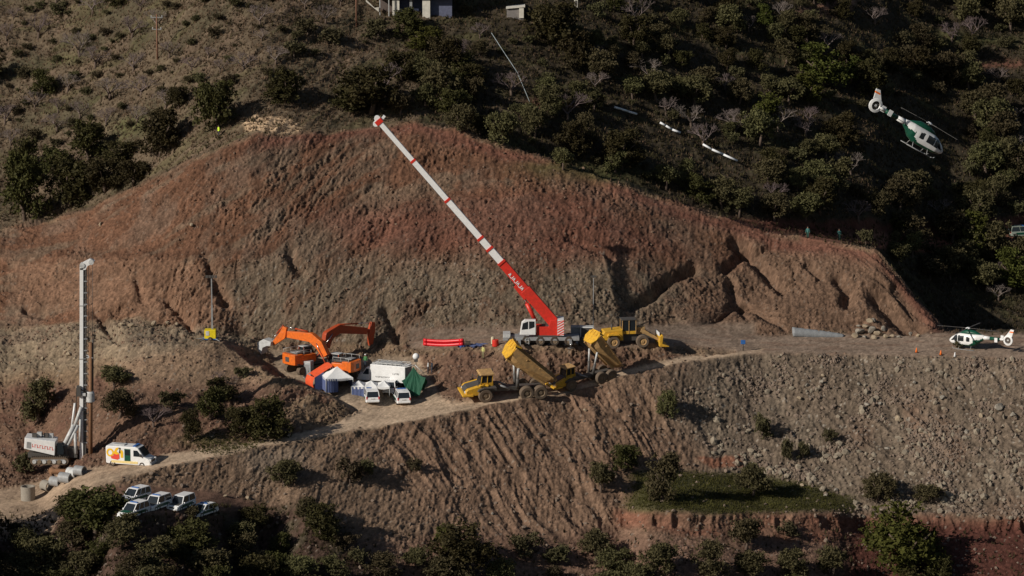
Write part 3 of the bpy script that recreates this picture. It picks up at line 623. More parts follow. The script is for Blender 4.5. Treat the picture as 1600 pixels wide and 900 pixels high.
# ---------------------------------------------------------------- loose ground cover nobody could count
def surf_pts(n, prob):                                 # random points on the relief with probability per grid vertex
    p = np.clip(prob.ravel(), 0, None); p = p/p.sum(); k = rng.choice(p.size, n, p=p); return P3[k]+rng.normal(size=(n, 3))*np.array([.08, .08, .02]), k
inview = (UU > -170)*(UU < 1760)*(VV > -60)*(VV < 960)*np.clip(DY, 0, 1.5)
def tufts(name, n, prob, h, wd, m, label, blades=5):
    C_, _ = surf_pts(n, prob); C_ = np.repeat(C_, blades, 0); N = len(C_); t = rng.random(N)*6.28; C_ = C_+np.stack([np.cos(t), np.sin(t), 0*t], 1)*h*.35*rng.random(N)[:, None]
    t = rng.random(N)*6.28; d = np.stack([np.cos(t), np.sin(t), 0*t], 1)*wd*(.6+.8*rng.random(N))[:, None]
    tip = C_+np.stack([rng.normal(size=N)*.4, rng.normal(size=N)*.4, .6+rng.random(N)], 1)*h*(.5+rng.random(N))[:, None]
    C_[:, 2] -= .05
    me = raw_mesh(name, np.stack([C_-d, C_+d, tip], 1).reshape(-1, 3), m, 3); o = bpy.data.objects.new(name, me); col.objects.link(o); return tag(o, label, 'grass', kind='stuff')
hillp = m_hill*inview
tufts('dry_grass', 34000, hillp*(1.3-sstep(UU, 500, 800)*.9), .24, .05, mat('dry_grass', (.165, .112, .074), .95, var=.4, sc=.4, spec=.05), 'dry brown grass tufts covering the natural hillside')
tufts('low_scrub', 29000, hillp*(.25+sstep(UU, 500, 750)+.9*sstep(hn2, .1, .4))+m_leftlow*inview*.8+m_low*inview*.3, .30, .08, mat('low_scrub', (.060, .050, .026), .9, var=.5, sc=.5, spec=.05), 'low olive-brown scrub growing over the slopes')
tufts('green_grass', 9000, m_grass*inview*1.0+mask([(300, 680), (440, 680), (400, 700), (300, 706)], 2, 2)*inview, .14, .05, mat('green_grass', (.078, .074, .024), .9, var=.5, sc=.5, spec=.05), 'short green grass on the flat terrace')
def rocks(name, n, prob, r0, r1, m, label, pw=3):
    C_, _ = surf_pts(n, prob); base = np.array([v.co[:] for v in ico.vertices]); F_ = np.array([p.vertices[:] for p in ico.polygons])
    r = r0+(r1-r0)*rng.random(n)**pw; sc3 = r[:, None]*(.6+.8*rng.random((n, 3))); V_ = base[None]*(.75+.5*rng.random((n, len(base), 1)))*sc3[:, None, :]
    a = rng.random(n)*6.28; ca, sa = np.cos(a)[:, None], np.sin(a)[:, None]; X_ = V_[..., 0]*ca-V_[..., 1]*sa; Y_ = V_[..., 0]*sa+V_[..., 1]*ca
    V_ = np.stack([X_, Y_, V_[..., 2]], -1)+C_[:, None, :]; T_ = V_[:, F_].reshape(-1, 3)
    me = raw_mesh(name, T_, m, 3); o = bpy.data.objects.new(name, me); col.objects.link(o); return tag(o, label, 'stones', kind='stuff')
bmx = bmesh.new(); bmesh.ops.create_icosphere(bmx, subdivisions=1, radius=1); ico = bpy.data.meshes.new('stone'); bmx.to_mesh(ico); bmx.free()
bare_g = (1-flat)*inview
rocks('rubble_stones', 12000, (m_spoil*(1-m_grass)*(m_rub*(.12+2.2*sstep(hn2+hn*.6, -.05, .5)))+m_spoil*.05)*bare_g, .05, .30, mat('pale_rubble_stone', (.22, .175, .125), .95, var=.35, sc=.8, rnd=.1), 'loose pale stones strewn over the grey spoil slope')
rocks('loose_stones', 9000, (m_cut*(.15+.5*lowcut)+mid*.8)*bare_g, .04, .22, mat('brown_rubble_stone', (.20, .13, .09), .95, var=.4, sc=.8), 'loose brown stones strewn over the excavated face and earth banks')
rocks('rubble_blocks', 500, (m_spoil*(1-m_grass)*m_rub*(.1+sstep(hn2, 0, .4)))*bare_g*(.4+1.2*sstep(VV, 600, 780)), .22, .55, mat('pale_rubble_block', (.27, .225, .17), .95, var=.35, sc=.8), 'larger pale stone blocks scattered on the grey spoil slope', 2)

# ---------------------------------------------------------------- vehicles and machines
def inplane(base, head, u, v, off=0.0):                # pixel -> (distance along heading, height) in the machine's own upright plane
    h = rad(head); a, ry, rz = ray(u, v); R_ = Vector((float(a), float(ry), float(rz))); n = Vector((-math.sin(h), math.cos(h), 0)); b = Vector(base)+n*off
    t = (b-Vector(CAM)).dot(n)/R_.dot(n); p = Vector(CAM)+R_*t-b
    return p.x*math.cos(h)+p.y*math.sin(h), p.z
def wheel(parent, x, y, r, w, side, tyre=BLK, rim=RUB, name='wheel'):
    e = MB(); e.lathe([(r*.55, -w/2), (r*.9, -w/2), (r, -w*.36), (r, w*.36), (r*.9, w/2), (r*.55, w/2)], tyre, 18, axis='y'); o = e.build(name, parent, loc=(x, y, r))
    k = MB(); k.lathe([(0.001, side*w*.42), (r*.2, side*w*.44), (r*.25, side*w*.36), (r*.5, side*w*.33), (r*.58, side*w*.5), (r*.58, -side*w*.3), (.001, -side*w*.3)], rim, 14, axis='y'); k.build('rim', o)
    return o
def make_car(kind='suv', hood=WHITE, paint=WHITE, roofbar=True):
    L_, W_, H_ = {'suv': (4.55, 1.84, 1.80), 'van': (4.4, 1.8, 1.82), 'hatch': (4.3, 1.8, 1.52)}[kind]; e = empty('police_car', (0, 0, 0), None, 'car'); hl, hw = L_/2, W_/2
    hb = .98 if kind != 'hatch' else .86
    P = [(-hl, .34), (-hl-.02, .75), (-hl+.05, hb), (hl-1.15, hb), (hl-.35, hb-.10), (hl-.04, hb-.26), (hl, .55), (hl-.03, .32), (hl-.3, .26), (-hl+.2, .26)]
    b = MB(); b.prism(P, -hw, hw, paint, .05); b.build('body', e, .03)
    hd = MB(); hd.prism([(hl-1.18, hb+.012), (hl-.36, hb-.085), (hl-.36, hb-.11), (hl-1.18, hb-.02)], -hw*.86, hw*.86, hood); hd.build('hood', e)
    # cabin: glass body narrowing upwards, with painted pillars and roof
    x0 = -hl+.06; x1 = hl-1.2; xr0 = x0+(.18 if kind != 'hatch' else .55); xr1 = x1-(.75 if kind != 'van' else .55); t = hw*.80
    g = MB(); vs = [(x0, -hw*.93, hb), (x1, -hw*.93, hb), (x1, hw*.93, hb), (x0, hw*.93, hb), (xr0, -t, H_-.07), (xr1, -t, H_-.07), (xr1, t, H_-.07), (xr0, t, H_-.07)]
    g.add(vs, [(4, 5, 6, 7), (0, 1, 5, 4), (1, 2, 6, 5), (2, 3, 7, 6), (3, 0, 4, 7)], GLS); g.build('windows', e)
    r = MB(); r.prism([(xr0-.08, H_-.09), (xr0+.05, H_-.01), (xr1-.15, H_), (xr1+.06, H_-.08)], -t-.03, t+.03, paint, .03)
    for sx in (0, 1):
        for sy in (-1, 1): r.bar(vs[(0 if sx == 0 else 1)][:1]+(sy*hw*.93, hb), ((xr0 if sx == 0 else xr1), sy*t, H_-.06), .10, .09, paint)
    for sy in (-1, 1):
        for fx in ((.36, .68) if kind != 'van' else (.5,)):
            r.bar((x0+(x1-x0)*fx, sy*hw*.945, hb), (xr0+(xr1-xr0)*fx, sy*(t+.01), H_-.06), .09, .05, paint if kind != 'van' else paint)
        r.bar((x0, sy*hw*.94, hb-.02), (x1, sy*hw*.94, hb-.02), .05, .08, paint)
    r.build('roof', e)
    for sy in (-1, 1):
        h = MB(); h.box((hl-.08, sy*hw*.72, hb-.30), (.16, .38, .20), HEAD); h.build('headlight', e, .03)
        tl = MB(); tl.box((-hl+.02, sy*hw*.86, hb-.1), (.10, .16, .36), TAILL); tl.build('tail_light', e, .02)
        m = MB(); m.box((x1-.25, sy*(hw+.10), hb+.08), (.12, .2, .15), paint); m.build('mirror', e, .03)
    f = MB(); f.box((hl-.0, 0, hb-.33), (.05, W_*.42, .16), DGR); f.build('grille', e)
    bp = MB(); bp.box((hl+.03, 0, .42), (.16, W_*.94, .22), paint); bp.build('bumper', e, .05)
    bp = MB(); bp.box((-hl-.03, 0, .45), (.14, W_*.94, .22), paint); bp.build('bumper', e, .05)
    bp = MB(); bp.box((-hl-.03, 0, .78), (.03, .52, .12), LGR); bp.build('number_plate', e)
    st = MB()
    for sy in (-1, 1): st.box((-.1, sy*(hw+.004), .66), (L_*.55, .012, .34), GRNP)
    st.build('green_panel', e)
    if roofbar:
        rb = MB(); rb.box((xr1-.45, 0, H_+.06), (.26, 1.15, .10), BLU); rb.build('light_bar', e, .03)
    for x in (-hl+.82, hl-.86):
        for sy in (-1, 1):
            wheel(e, x, sy*(hw-.10), .36, .23, sy)
    return e
CG = 'police cars in a row on the lower bench'
for (k, hd, u, v, h, lb) in (('suv', GRNP, 209, 799, 238, 'small police car with dark green bonnet, front left of the lower parked row'), ('suv', WHITE, 211, 781, 236, 'white police off-roader half hidden at the back left of the lower row'),
                             ('van', DGR, 245, 792, 240, 'tall white police van with blue roof bar, second in the lower parked row'), ('van', DGR, 283, 792, 243, 'white police off-roader with bright front bumper, third in lower parked row'), ('hatch', GRNP, 317, 796, 236, 'low white police hatchback with blue light, rightmost of the lower parked row')):
    c = make_car(k, hd, roofbar=(u != 283)); put(c, u, v+1, h, 3, 1.6, False); c.scale = (.93,)*3; tag(c, lb, 'police car', CG)
CP = 'police cars beside the tents'
for (k, u, v, h, lb) in (('suv', 580, 627, 98, 'white police car seen from behind in front of the low white awning'), ('suv', 627, 630, 101, 'white police car seen from behind next to the green tent'), ('van', 613, 613, 80, 'dark-glazed police car behind the others, tucked against the green tent')):
    c = make_car(k, WHITE); put(c, u, v-5, h, 3, 1.6, False); tag(c, lb, 'police car', CP)
# 4x4 with spare wheel on the hillside track, cut off by the frame
c = make_car('van', WHITE, mat('pale_green_paint', (.35, .40, .34), .4)); c.name = 'off_roader'; put(c, 1597, 368, 12, 3, 1.6, False); tag(c, 'pale 4x4 with white spare wheel cover on the hillside track at the right edge', 'off-roader')
s = MB(); s.lathe([(.001, 0), (.34, 0), (.36, .08), (.34, .2), (.001, .22)], WHITE, 18, (0, 0, 0), 'x'); s.build('spare_wheel', c, loc=(-2.5, 0, 1.0))

# ambulance van
e = empty('ambulance_van', (0, 0, 0), 'white ambulance van with yellow, red and green graphics parked on the dirt road', 'ambulance')
P = [(-2.95, .42), (-2.98, 2.35), (-2.85, 2.55), (1.0, 2.58), (1.35, 2.45), (2.1, 1.42), (2.75, 1.18), (2.95, .95), (2.98, .45), (2.7, .32), (-2.8, .32)]
b = MB(); b.prism(P, -.98, .98, WHITE, .03); b.build('body', e, .05)
g = MB(); g.add([(2.13, -.86, 1.46), (2.13, .86, 1.46), (1.40, .78, 2.44), (1.40, -.78, 2.44)], [(0, 1, 2, 3)], GLS); g.v = [(x+.03, y, z+.03) for x, y, z in g.v]; g.build('windscreen', e)
for sy in (-1, 1):
    g = MB(); y = sy*.99; g.prism([(.75, 1.42), (.75, 2.18), (1.28, 2.18), (1.88, 1.42)], y-.012, y+.012, GLS); g.build('side_window', e)
    d = MB(); d.prism([(-.45, .55), (-.45, 2.3), (.35, 2.3), (.35, .55)], y-.014, y+.014, GRNP); do = d.build('side_door', e)
    g = MB(); g.prism([(-.36, 1.5), (-.36, 2.2), (.26, 2.2), (.26, 1.5)], y-.022, y+.022, GLS); g.build('door_window', do)
    st = MB(); st.prism([(-2.2, .48), (-2.2, .78), (1.3, .78), (1.3, .48)], y-.016, y+.016, mat('reflective_stripe', (.85, .68, .30), .4)); st.build('stripe', e)
    m = MB(); m.box((1.75, sy*1.16, 1.62), (.14, .24, .36), DGR); m.build('mirror', e, .03)
    h = MB(); h.box((2.88, sy*.74, 1.02), (.26, .34, .26), HEAD); h.build('headlight', e, .04)
    if sy < 0:
        a = MB(); n = 26
        ring = [[(-2.35+math.cos(2*math.pi*i/n)*r_*.95, y-.02, 1.72+math.sin(2*math.pi*i/n)*r_) for i in range(n+1)] for r_ in (.30, .52)]; a.sheet(ring, YELG)
        a.prism([(-1.72, 1.2), (-1.9, 1.75), (-1.55, 2.35), (-1.2, 2.42), (-1.28, 2.2), (-1.5, 1.95), (-1.1, 1.6), (-1.15, 1.25)], y-.024, y-.018, YELG); a.prism([(-.95, 1.15), (-.98, 2.05), (-.78, 2.15), (-.62, 1.9), (-.62, 1.15)], y-.024, y-.018, YELG)
        a.build('yellow_logo', e)
        a = MB(); a.prism([(-2.2, .98), (-2.25, 1.35), (-1.95, 1.3), (-1.8, 1.62), (-1.5, 1.5), (-1.15, 1.62), (-1.1, 1.05), (-1.4, .86)], y-.032, y-.026, REDG); a.build('red_logo', e)
        a = MB(); a.lathe([(.001, 0), (.14, 0)], DGR, 12, (-1.05, y-.04, 2.28), 'y'); a.prism([(-1.2, 1.7), (-1.12, 2.12), (-.98, 2.12), (-.95, 1.7)], y-.045, y-.038, DGR); a.build('figure_decal', e)
f = MB(); f.box((2.98, 0, .92), (.05, 1.0, .3), DGR); f.build('grille', e); f = MB(); f.box((3.0, 0, .5), (.2, 1.9, .28), LGR); f.build('bumper', e, .06)
r = MB(); r.box((.75, 0, 2.64), (.4, 1.5, .13), BLU); r.build('light_bar', e, .04); r = MB(); r.box((-1.4, 0, 2.63), (1.5, 1.0, .10), LGR); r.build('roof_unit', e, .03)
for x in (-2.05, 1.85):
    for sy in (-1, 1): wheel(e, x, sy*.88, .37, .25, sy)
put(e, 205, 724, -17, 4, 1.6, False)

# white lorry with box body
e = empty('white_lorry', (0, 0, 0), 'white box lorry with roof rails parked behind the tents', 'lorry')
b = MB(); b.box((-.65, 0, 2.15), (5.0, 2.3, 2.2), WHITE); bx_ = b.build('cargo_box', e, .04)
b = MB(); b.box((-3.17, 0, 2.15), (.04, 2.1, 2.0), GRY); b.build('rear_door', bx_)
rk = MB()
for sy in (-1, 1): rk.bar((-3.1, sy*1.0, 3.48), (1.6, sy*1.0, 3.48), .06, .06, LGR)
for i in range(8): x = -3.1+i*.67; rk.bar((x, -1.0, 3.48), (x, 1.0, 3.48), .05, .05, LGR); rk.bar((x, -1.0, 3.25), (x, -1.0, 3.48), .05, .05, LGR); rk.bar((x, 1.0, 3.25), (x, 1.0, 3.48), .05, .05, LGR)
rk.box((-.6, .1, 3.42), (3.2, 1.3, .14), LGR); rk.build('roof_rack', bx_)
mk = MB()
def glyphs(mb, x0, z0, n, w, h, y, m, seed):           # rows of small strokes too fine to read
    q = random.Random(seed)
    for i in range(n):
        x = x0+i*w*1.25
        for a in q.sample([0, 1, 2, 3, 4], 3):
            if a < 2: mb.box((x+(a-.5)*w*.7, y, z0), (w*.22, .012, h), m)
            else: mb.box((x, y, z0+(a-3)*h*.42), (w*.8, .012, h*.16), m)
glyphs(mk, -.9, 1.65, 14, .12, .2, 1.158, DGR, 3); glyphs(mk, -2.2, 2.2, 5, .15, .24, 1.158, DGR, 4); mk.build('faded_lettering', bx_)
c = MB(); c.prism([(1.95, 1.0), (1.95, 2.75), (2.5, 2.75), (3.15, 1.85), (4.05, 1.65), (4.15, 1.0)], -1.0, 1.0, WHITE, .04); ca_ = c.build('cab', e, .04)
g = MB()
for sy in (-1, 1): g.prism([(2.1, 1.85), (2.1, 2.62), (2.45, 2.62), (3.0, 1.85)], sy*1.0-.015, sy*1.0+.015, GLS)
g.add([(2.62, -.85, 2.68), (2.62, .85, 2.68), (3.2, .85, 1.9), (3.2, -.85, 1.9)], [(0, 1, 2, 3)], GLS); g.build('windows', ca_)
c = MB(); c.box((.1, 0, .85), (7.8, .9, .28), DGR); c.box((-.8, 1.05, .72), (3.6, .06, .35), DGR); c.box((-.8, -1.05, .72), (3.6, .06, .35), DGR); c.build('chassis', e)
for x in (-2.2, -1.1, 3.1):
    for sy in (-1, 1): wheel(e, x, sy*.95, .46, .3, sy)
put(e, 604, 603, 159, 5, 2, False)

# articulated dump trucks
def make_dumper(lit=True):
    e = empty('dump_truck', (0, 0, 0), None, 'dump truck', 'articulated dump trucks with raised bodies')
    n = MB(); n.prism([(1.9, 1.0), (1.9, 2.25), (2.9, 2.2), (4.6, 1.75), (4.85, 1.5), (4.85, 1.05), (4.2, .85)], -1.25, 1.25, YEL, .05); n.build('front_body', e, .05)
    n = MB(); n.prism([(2.4, 2.30), (2.9, 2.27), (4.6, 1.82), (4.95, 1.5), (4.95, 1.15), (4.88, 1.1), (4.6, 1.70), (2.9, 2.16), (2.4, 2.2)], -.72, .72, DGR); n.build('bonnet', e)
    n = MB(); n.prism([(3.9, .85), (3.9, 1.12), (5.3, 1.1), (5.3, .85)], -1.45, 1.45, YEL, .02); n.build('bumper', e, .04)
    n = MB(); n.prism([(1.0, 1.6), (1.0, 2.0), (2.6, 2.05), (3.3, 1.75), (3.4, 1.5), (3.1, 1.72), (2.5, 1.9), (1.4, 1.85)], -1.62, 1.62, DGR); n.build('mudguard', e)
    c = MB(); c.prism([(1.35, 2.0), (1.35, 3.45), (2.75, 3.45), (3.0, 2.2)], -.85, .85, GLS, .04); c.build('cab', e, .02)
    c = MB(); c.prism([(1.15, 3.45), (1.2, 3.6), (2.9, 3.6), (3.1, 3.47)], -1.0, 1.0, YEL2, .03)
    for sy in (-1, 1):
        for x in (1.4, 2.05, 2.75): c.bar((x+.15*(x > 2.5), sy*.87, 2.1), (x, sy*.87, 3.46), .1, .08, YEL)
        c.box((2.0, sy*.87, 2.2), (1.5, .05, .45), YEL)
    c.build('cab_roof', e)
    for sy in (-1, 1):
        m = MB(); m.bar((3.0, sy*1.0, 2.6), (3.4, sy*1.4, 2.7), .05, .05, DGR); m.box((3.4, sy*1.42, 2.55), (.08, .22, .5), DGR); m.build('mirror', e)
        h = MB(); h.box((4.9, sy*.85, 1.3), (.1, .3, .22), HEAD); h.build('headlight', e)
    f = MB(); f.bar((2.2, 0, 1.3), (-5.2, 0, 1.25), .9, .5, DGR); f.bar((.9, 0, 1.3), (.9, 0, 2.1), .9, .9, DGR); f.tube((-1.0, -.6, 1.3), (.3, -.6, 1.9), .12, GRY); f.tube((-1.0, .6, 1.3), (.3, .6, 1.9), .12, GRY)
    f.bar((-3.2, -1.15, .95), (-4.9, -1.15, .95), .3, .4, DGR); f.bar((-3.2, 1.15, .95), (-4.9, 1.15, .95), .3, .4, DGR); f.build('rear_frame', e)
    ex = MB(); ex.tube((1.1, -.7, 1.8), (1.1, -.7, 3.7), .09, DGR); ex.build('exhaust', e)
    for x in (2.35, -3.05, -4.85):
        for sy in (-1, 1): wheel(e, x, sy*1.25, .92, .72, sy, MUD, RUB)
    # raised body, modelled level (hinge at the rear) and then tipped
    B = empty('dump_body', (0, 0, 0), None, None); B.parent = e
    return e
def dump_body(parent, L_, tilt, inner):
    mb = MB(); w0, w1 = 1.05, 1.55; T_ = .09
    # cross sections: a V-bottomed trough, tail chute at the hinge, headboard with canopy at the far end
    secs = []
    for x, zb, zt, a, b in ((-.9, .75, 1.15, .9, 1.35), (0, .25, 1.35, w0, w1), (L_*.45, 0, 1.55, w0, w1), (L_*.8, 0, 1.85, w0, w1), (L_, .35, 2.0, w0*.9, w1)):
        secs.append([(x, -b, zt), (x, -b*.98, zb+.75), (x, -a*.75, zb), (x, a*.75, zb), (x, b*.98, zb+.75), (x, b, zt)])
    mb.sheet(secs, YEL2)
    ins = [[(p[0], p[1]*.94, p[2]+(T_ if 1 < i < 4 else T_*.3)) for i, p in enumerate(s_)] for s_ in secs]; mb.sheet(ins, inner)
    n = len(secs)
    for s_ in (0, 5):
        mb.sheet([[secs[i][s_] for i in range(n)], [ins[i][s_] for i in range(n)]], YEL)
    mb.add(secs[-1]+ins[-1], [(0, 1, 2, 3, 4, 5)], YEL)
    mb.add([secs[0][i] for i in (1, 2, 3, 4)], [(0, 1, 2, 3)], YEL2)
    o = mb.build('dump_body', parent, .02)
    hb = MB(); hb.prism([(-1.0, .2), (-1.58, 1.1), (-1.4, 2.0), (-.8, 2.35), (.8, 2.35), (1.4, 2.0), (1.58, 1.1), (1.0, .2)], L_-.02, L_+.10, YEL, axis='x'); hb.prism([(L_-.1, 2.1), (L_+.1, 2.38), (L_-.8, 2.4), (L_-.8, 2.28)], -1.1, 1.1, YEL)
    for y in (-.8, 0, .8): hb.bar((L_+.12, y, 1.5), (L_+.12, y, 2.25), .12, .12, YEL)
    hb.build('headboard', o)
    rb = MB()
    for sy in (-1, 1):
        rb.bar((-.2, sy*1.57, 1.36), (L_, sy*1.57, 2.0), .16, .16, YEL2); rb.bar((0, sy*.85, .12), (L_*.98, sy*.85, .12), .22, .26, YEL2)
        for x in (.33, .66): rb.bar((L_*x, sy*1.6, 1.6), (L_*x, sy*.86, .1), .14, .12, YEL2)
    rb.build('body_ribs', o)
    o.location = (-5.35, 0, 1.75); o.rotation_euler = (0, -rad(tilt), 0); o.scale = (1, 1, 1.05); return o
def ram(e, a, b):
    for sy in (-1, 1):
        r = MB(); m = tuple(a[i]+(b[i]-a[i])*.5 for i in range(3)); r.tube((a[0], sy*a[1], a[2]), (m[0], sy*m[1], m[2]), .22, DGR); r.tube((m[0], sy*m[1], m[2]), (b[0], sy*b[1], b[2]), .16, LGR); r.build('tipping_ram', e)
for (u, v, hd, L_, tilt, inner, lb) in ((782, 622, 195, 6.4, 35, YEL2, 'mud-caked yellow dump truck with raised body, left of the other on the road'), (906, 602, 211, 6.1, 50, YEL2, 'dump truck with blue-tinted cab and bright raised yellow body, right of the other')):
    e = make_dumper(); 
    for ch in list(e.children):
        if ch.type == 'EMPTY': bpy.data.objects.remove(ch)
    dump_body(e, L_, tilt, inner); t = rad(tilt); q = (-5.35+4.3*math.cos(t)-.0*math.sin(t), 1.1, 1.75+4.3*math.sin(t)); ram(e, (-2.0, .55, 1.3), q)
    tag(e, lb, 'dump truck'); put(e, u, v, hd, 7, 2.6); e.scale = ((1.04,)*3 if u < 850 else (.88,)*3)

# excavators
def track_pair(e, L_, gauge, w, h, m=MUD):
    for sy in (-1, 1):
        n = 9; P = [(L_/2-h/2+math.cos(math.pi*(i/n-.5))*h/2, h/2+math.sin(math.pi*(i/n-.5))*h/2) for i in range(n+1)]+[(-L_/2+h/2+math.cos(math.pi*(i/n+.5))*h/2, h/2+math.sin(math.pi*(i/n+.5))*h/2) for i in range(n+1)]
        mb = MB(); mb.prism(P, sy*gauge/2-w/2, sy*gauge/2+w/2, m)
        for i in range(int(L_/.22)): x = -L_/2+.25+i*.22; mb.box((x, sy*gauge/2, h+.02), (.06, w*1.02, .05), BLK); mb.box((x, sy*gauge/2, .01), (.06, w*1.02, .05), BLK)
        for i in range(6): mb.lathe([(.001, 0), (h*.3, 0), (h*.3, .1), (.001, .1)], RUB, 12, (-L_/2+.6+i*(L_-1.2)/5, sy*(gauge/2+w/2)-.05, h*.45), 'y')
        mb.build('crawler_track', e)
def arm(e, name, pts, ws, hs, m):
    mb = MB()
    for i in range(len(pts)-1): mb.bar(pts[i], pts[i+1], ws[i], hs[i], m, ws[i+1], hs[i+1])
    for i in range(1, len(pts)-1): mb.tube((pts[i][0], pts[i][1]-ws[i]/2, pts[i][2]), (pts[i][0], pts[i][1]+ws[i]/2, pts[i][2]), hs[i]/2, m, n=14)
    return mb.build(name, e, .02)
def cyl(e, a, b, r=.09, name='hydraulic_ram'):
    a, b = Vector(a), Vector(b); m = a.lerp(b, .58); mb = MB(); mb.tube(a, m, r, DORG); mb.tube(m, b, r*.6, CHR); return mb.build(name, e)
def make_exc(base, head, lab, P, m, bucket, cabside=1):
    e = empty('excavator', base, lab, 'excavator', 'orange excavators on the pad'); e.rotation_euler.z = rad(head)
    track_pair(e, 4.9, 2.7, .65, 1.0)
    b = MB(); b.tube((0, 0, .8), (0, 0, 1.35), .9, DGR, n=18); b.box((-.2, 0, 1.42), (4.6, 2.9, .22), DGR); b.build('turntable', e)
    b = MB(); b.prism([(-2.9, -1.35), (-3.1, -.8), (-3.15, 0), (-3.1, .8), (-2.9, 1.35), (-1.6, 1.5), (-1.6, -1.5)], 1.35, 2.75, ORG, .02, 'z'); cw = b.build('counterweight', e, .05)
    b = MB(); b.box((-3.16, 0, 2.05), (.03, .75, .65), DGR); b.build('badge_panel', cw)
    b = MB(); b.box((-.55, -.95, 2.05), (2.3, 1.05, 1.05), ORG); b.box((-.85, .85, 2.0), (1.7, 1.25, .95), ORG); b.build('house', e, .05)
    b = MB(); b.box((-1.3, 0, 2.72), (2.4, 2.2, .30), DGR); b.box((-1.9, -.3, 2.9), (1.0, 1.2, .12), GRY); b.tube((-.9, -.8, 2.8), (-.9, -.8, 3.4), .08, DGR); b.build('engine_cover', e, .04)
    b = MB(); b.prism([(.05, 1.5), (.05, 3.2), (1.25, 3.2), (1.75, 2.3), (1.75, 1.5)], .45*cabside, 1.45*cabside, GLS, .03); cbo = b.build('cab', e)
    b = MB(); b.box((.65, .95*cabside, 3.24), (1.4, 1.08, .1), LGR)
    for y in (.45*cabside, 1.45*cabside):
        b.bar((.05, y, 1.5), (.05, y, 3.2), .1, .1, DORG); b.bar((1.25, y, 3.2), (1.75, y, 2.3), .09, .09, DGR); b.bar((1.75, y, 2.3), (1.75, y, 1.5), .09, .09, DGR); b.bar((.9, y, 1.5), (.9, y, 3.2), .07, .07, DGR); b.bar((.05, y, 1.55), (1.75, y, 1.55), .1, .35, DORG)
    b.build('cab_frame', cbo)
    rl = MB()
    for y in (-1.4, 1.4): rl.tube((-2.6, y, 3.25), (-.2, y, 3.25), .03, LGR, n=6); [rl.tube((x, y, 2.7), (x, y, 3.25), .03, LGR, n=6) for x in (-2.6, -1.4, -.2)]
    rl.build('handrail', e)
    Q_ = []
    for (u, v) in P: s_, z_ = inplane(base, head, u, v); Q_.append((s_, 0, z_))
    return e, Q_
pb = T(478, 580); H1 = 42
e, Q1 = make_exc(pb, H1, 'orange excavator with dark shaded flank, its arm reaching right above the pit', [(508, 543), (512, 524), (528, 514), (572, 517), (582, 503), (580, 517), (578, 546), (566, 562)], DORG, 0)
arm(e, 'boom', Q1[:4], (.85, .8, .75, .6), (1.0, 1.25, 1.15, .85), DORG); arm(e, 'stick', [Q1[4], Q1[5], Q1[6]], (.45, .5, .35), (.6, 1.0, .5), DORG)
cyl(e, (Q1[2][0], 0, Q1[2][2]+.6), (Q1[4][0], 0, Q1[4][2]-.1), .1); cyl(e, (1.3, .55, 1.7), (Q1[1][0]+.5, .45, Q1[1][2]+.2)); cyl(e, (1.3, -.55, 1.7), (Q1[1][0]+.5, -.45, Q1[1][2]+.2)); cyl(e, (Q1[4][0]+.3, 0, Q1[4][2]-.2), (Q1[6][0]+.3, 0, Q1[6][2]+.3), .08)
bk = MB(); x, z = Q1[6][0], Q1[6][2]; bk.prism([(x-.2, z+.2), (x+.5, z+.1), (x+.6, z-.5), (x-.1, z-1.15), (x-.95, z-1.3), (x-.55, z-.7)], -.6, .6, RUST, .02); bk.build('bucket', e, .03)
pb = T(527, 592); H2 = 152
e, Q2 = make_exc(pb, H2, 'bright orange excavator nearest the tents, arm stretched far left with grey bucket', [(510, 556), (500, 538), (487, 527), (450, 522), (446, 511), (442, 524), (427, 537)], ORG, 0, -1)
arm(e, 'boom', Q2[:4], (.85, .8, .75, .6), (.95, 1.2, 1.2, .85), ORG); arm(e, 'stick', [Q2[4], Q2[5], Q2[6]], (.45, .5, .32), (.6, 1.05, .5), ORG)
cyl(e, (Q2[2][0]+.6, 0, Q2[2][2]+.75), (Q2[4][0]-.15, 0, Q2[4][2]+.05), .11); cyl(e, (1.3, .55, 1.7), (Q2[1][0]+.3, .45, Q2[1][2]+.2)); cyl(e, (1.3, -.55, 1.7), (Q2[1][0]+.3, -.45, Q2[1][2]+.2)); cyl(e, (Q2[4][0]+.3, 0, Q2[4][2]+.25), (Q2[6][0]+.2, 0, Q2[6][2]+.5), .09)
bk = MB(); x, z = Q2[6][0], Q2[6][2]; bk.prism([(x-.1, z+.35), (x+1.1, z+.65), (x+2.1, z+.05), (x+2.0, z-.9), (x+1.5, z-1.5), (x+1.25, z-.55), (x+.6, z-.25), (x, z-.2)], -.75, .75, LGR, .02); bk.build('bucket', e, .03)

# wheel loader
e = empty('wheel_loader', (0, 0, 0), 'yellow wheel loader with raised cab standing right of the crane, bucket to the right', 'wheel loader')
b = MB(); b.prism([(-3.6, 1.1), (-3.75, 1.9), (-3.5, 2.35), (-1.0, 2.55), (-.9, 1.0)], -1.15, 1.15, YEL, .04); b.build('engine_housing', e, .05)
b = MB(); b.box((-3.85, 0, 1.0), (.5, 2.2, .7), YEL); b.build('rear_weight', e, .05)
b = MB(); b.prism([(-1.0, 2.0), (-1.0, 3.75), (.75, 3.75), (.95, 2.0)], -.8, .8, GLS, .03); cb_ = b.build('cab', e)
b = MB(); b.box((-.1, 0, 3.8), (2.0, 1.8, .14), DGR)
for sy in (-1, 1):
    for x in (-1.0, -.1, .85): b.bar((x, sy*.82, 1.9), (x, sy*.82, 3.75), .12, .08, YEL2)
    b.box((-.1, sy*.82, 2.05), (1.9, .06, .4), YEL)
b.build('cab_frame', cb_)
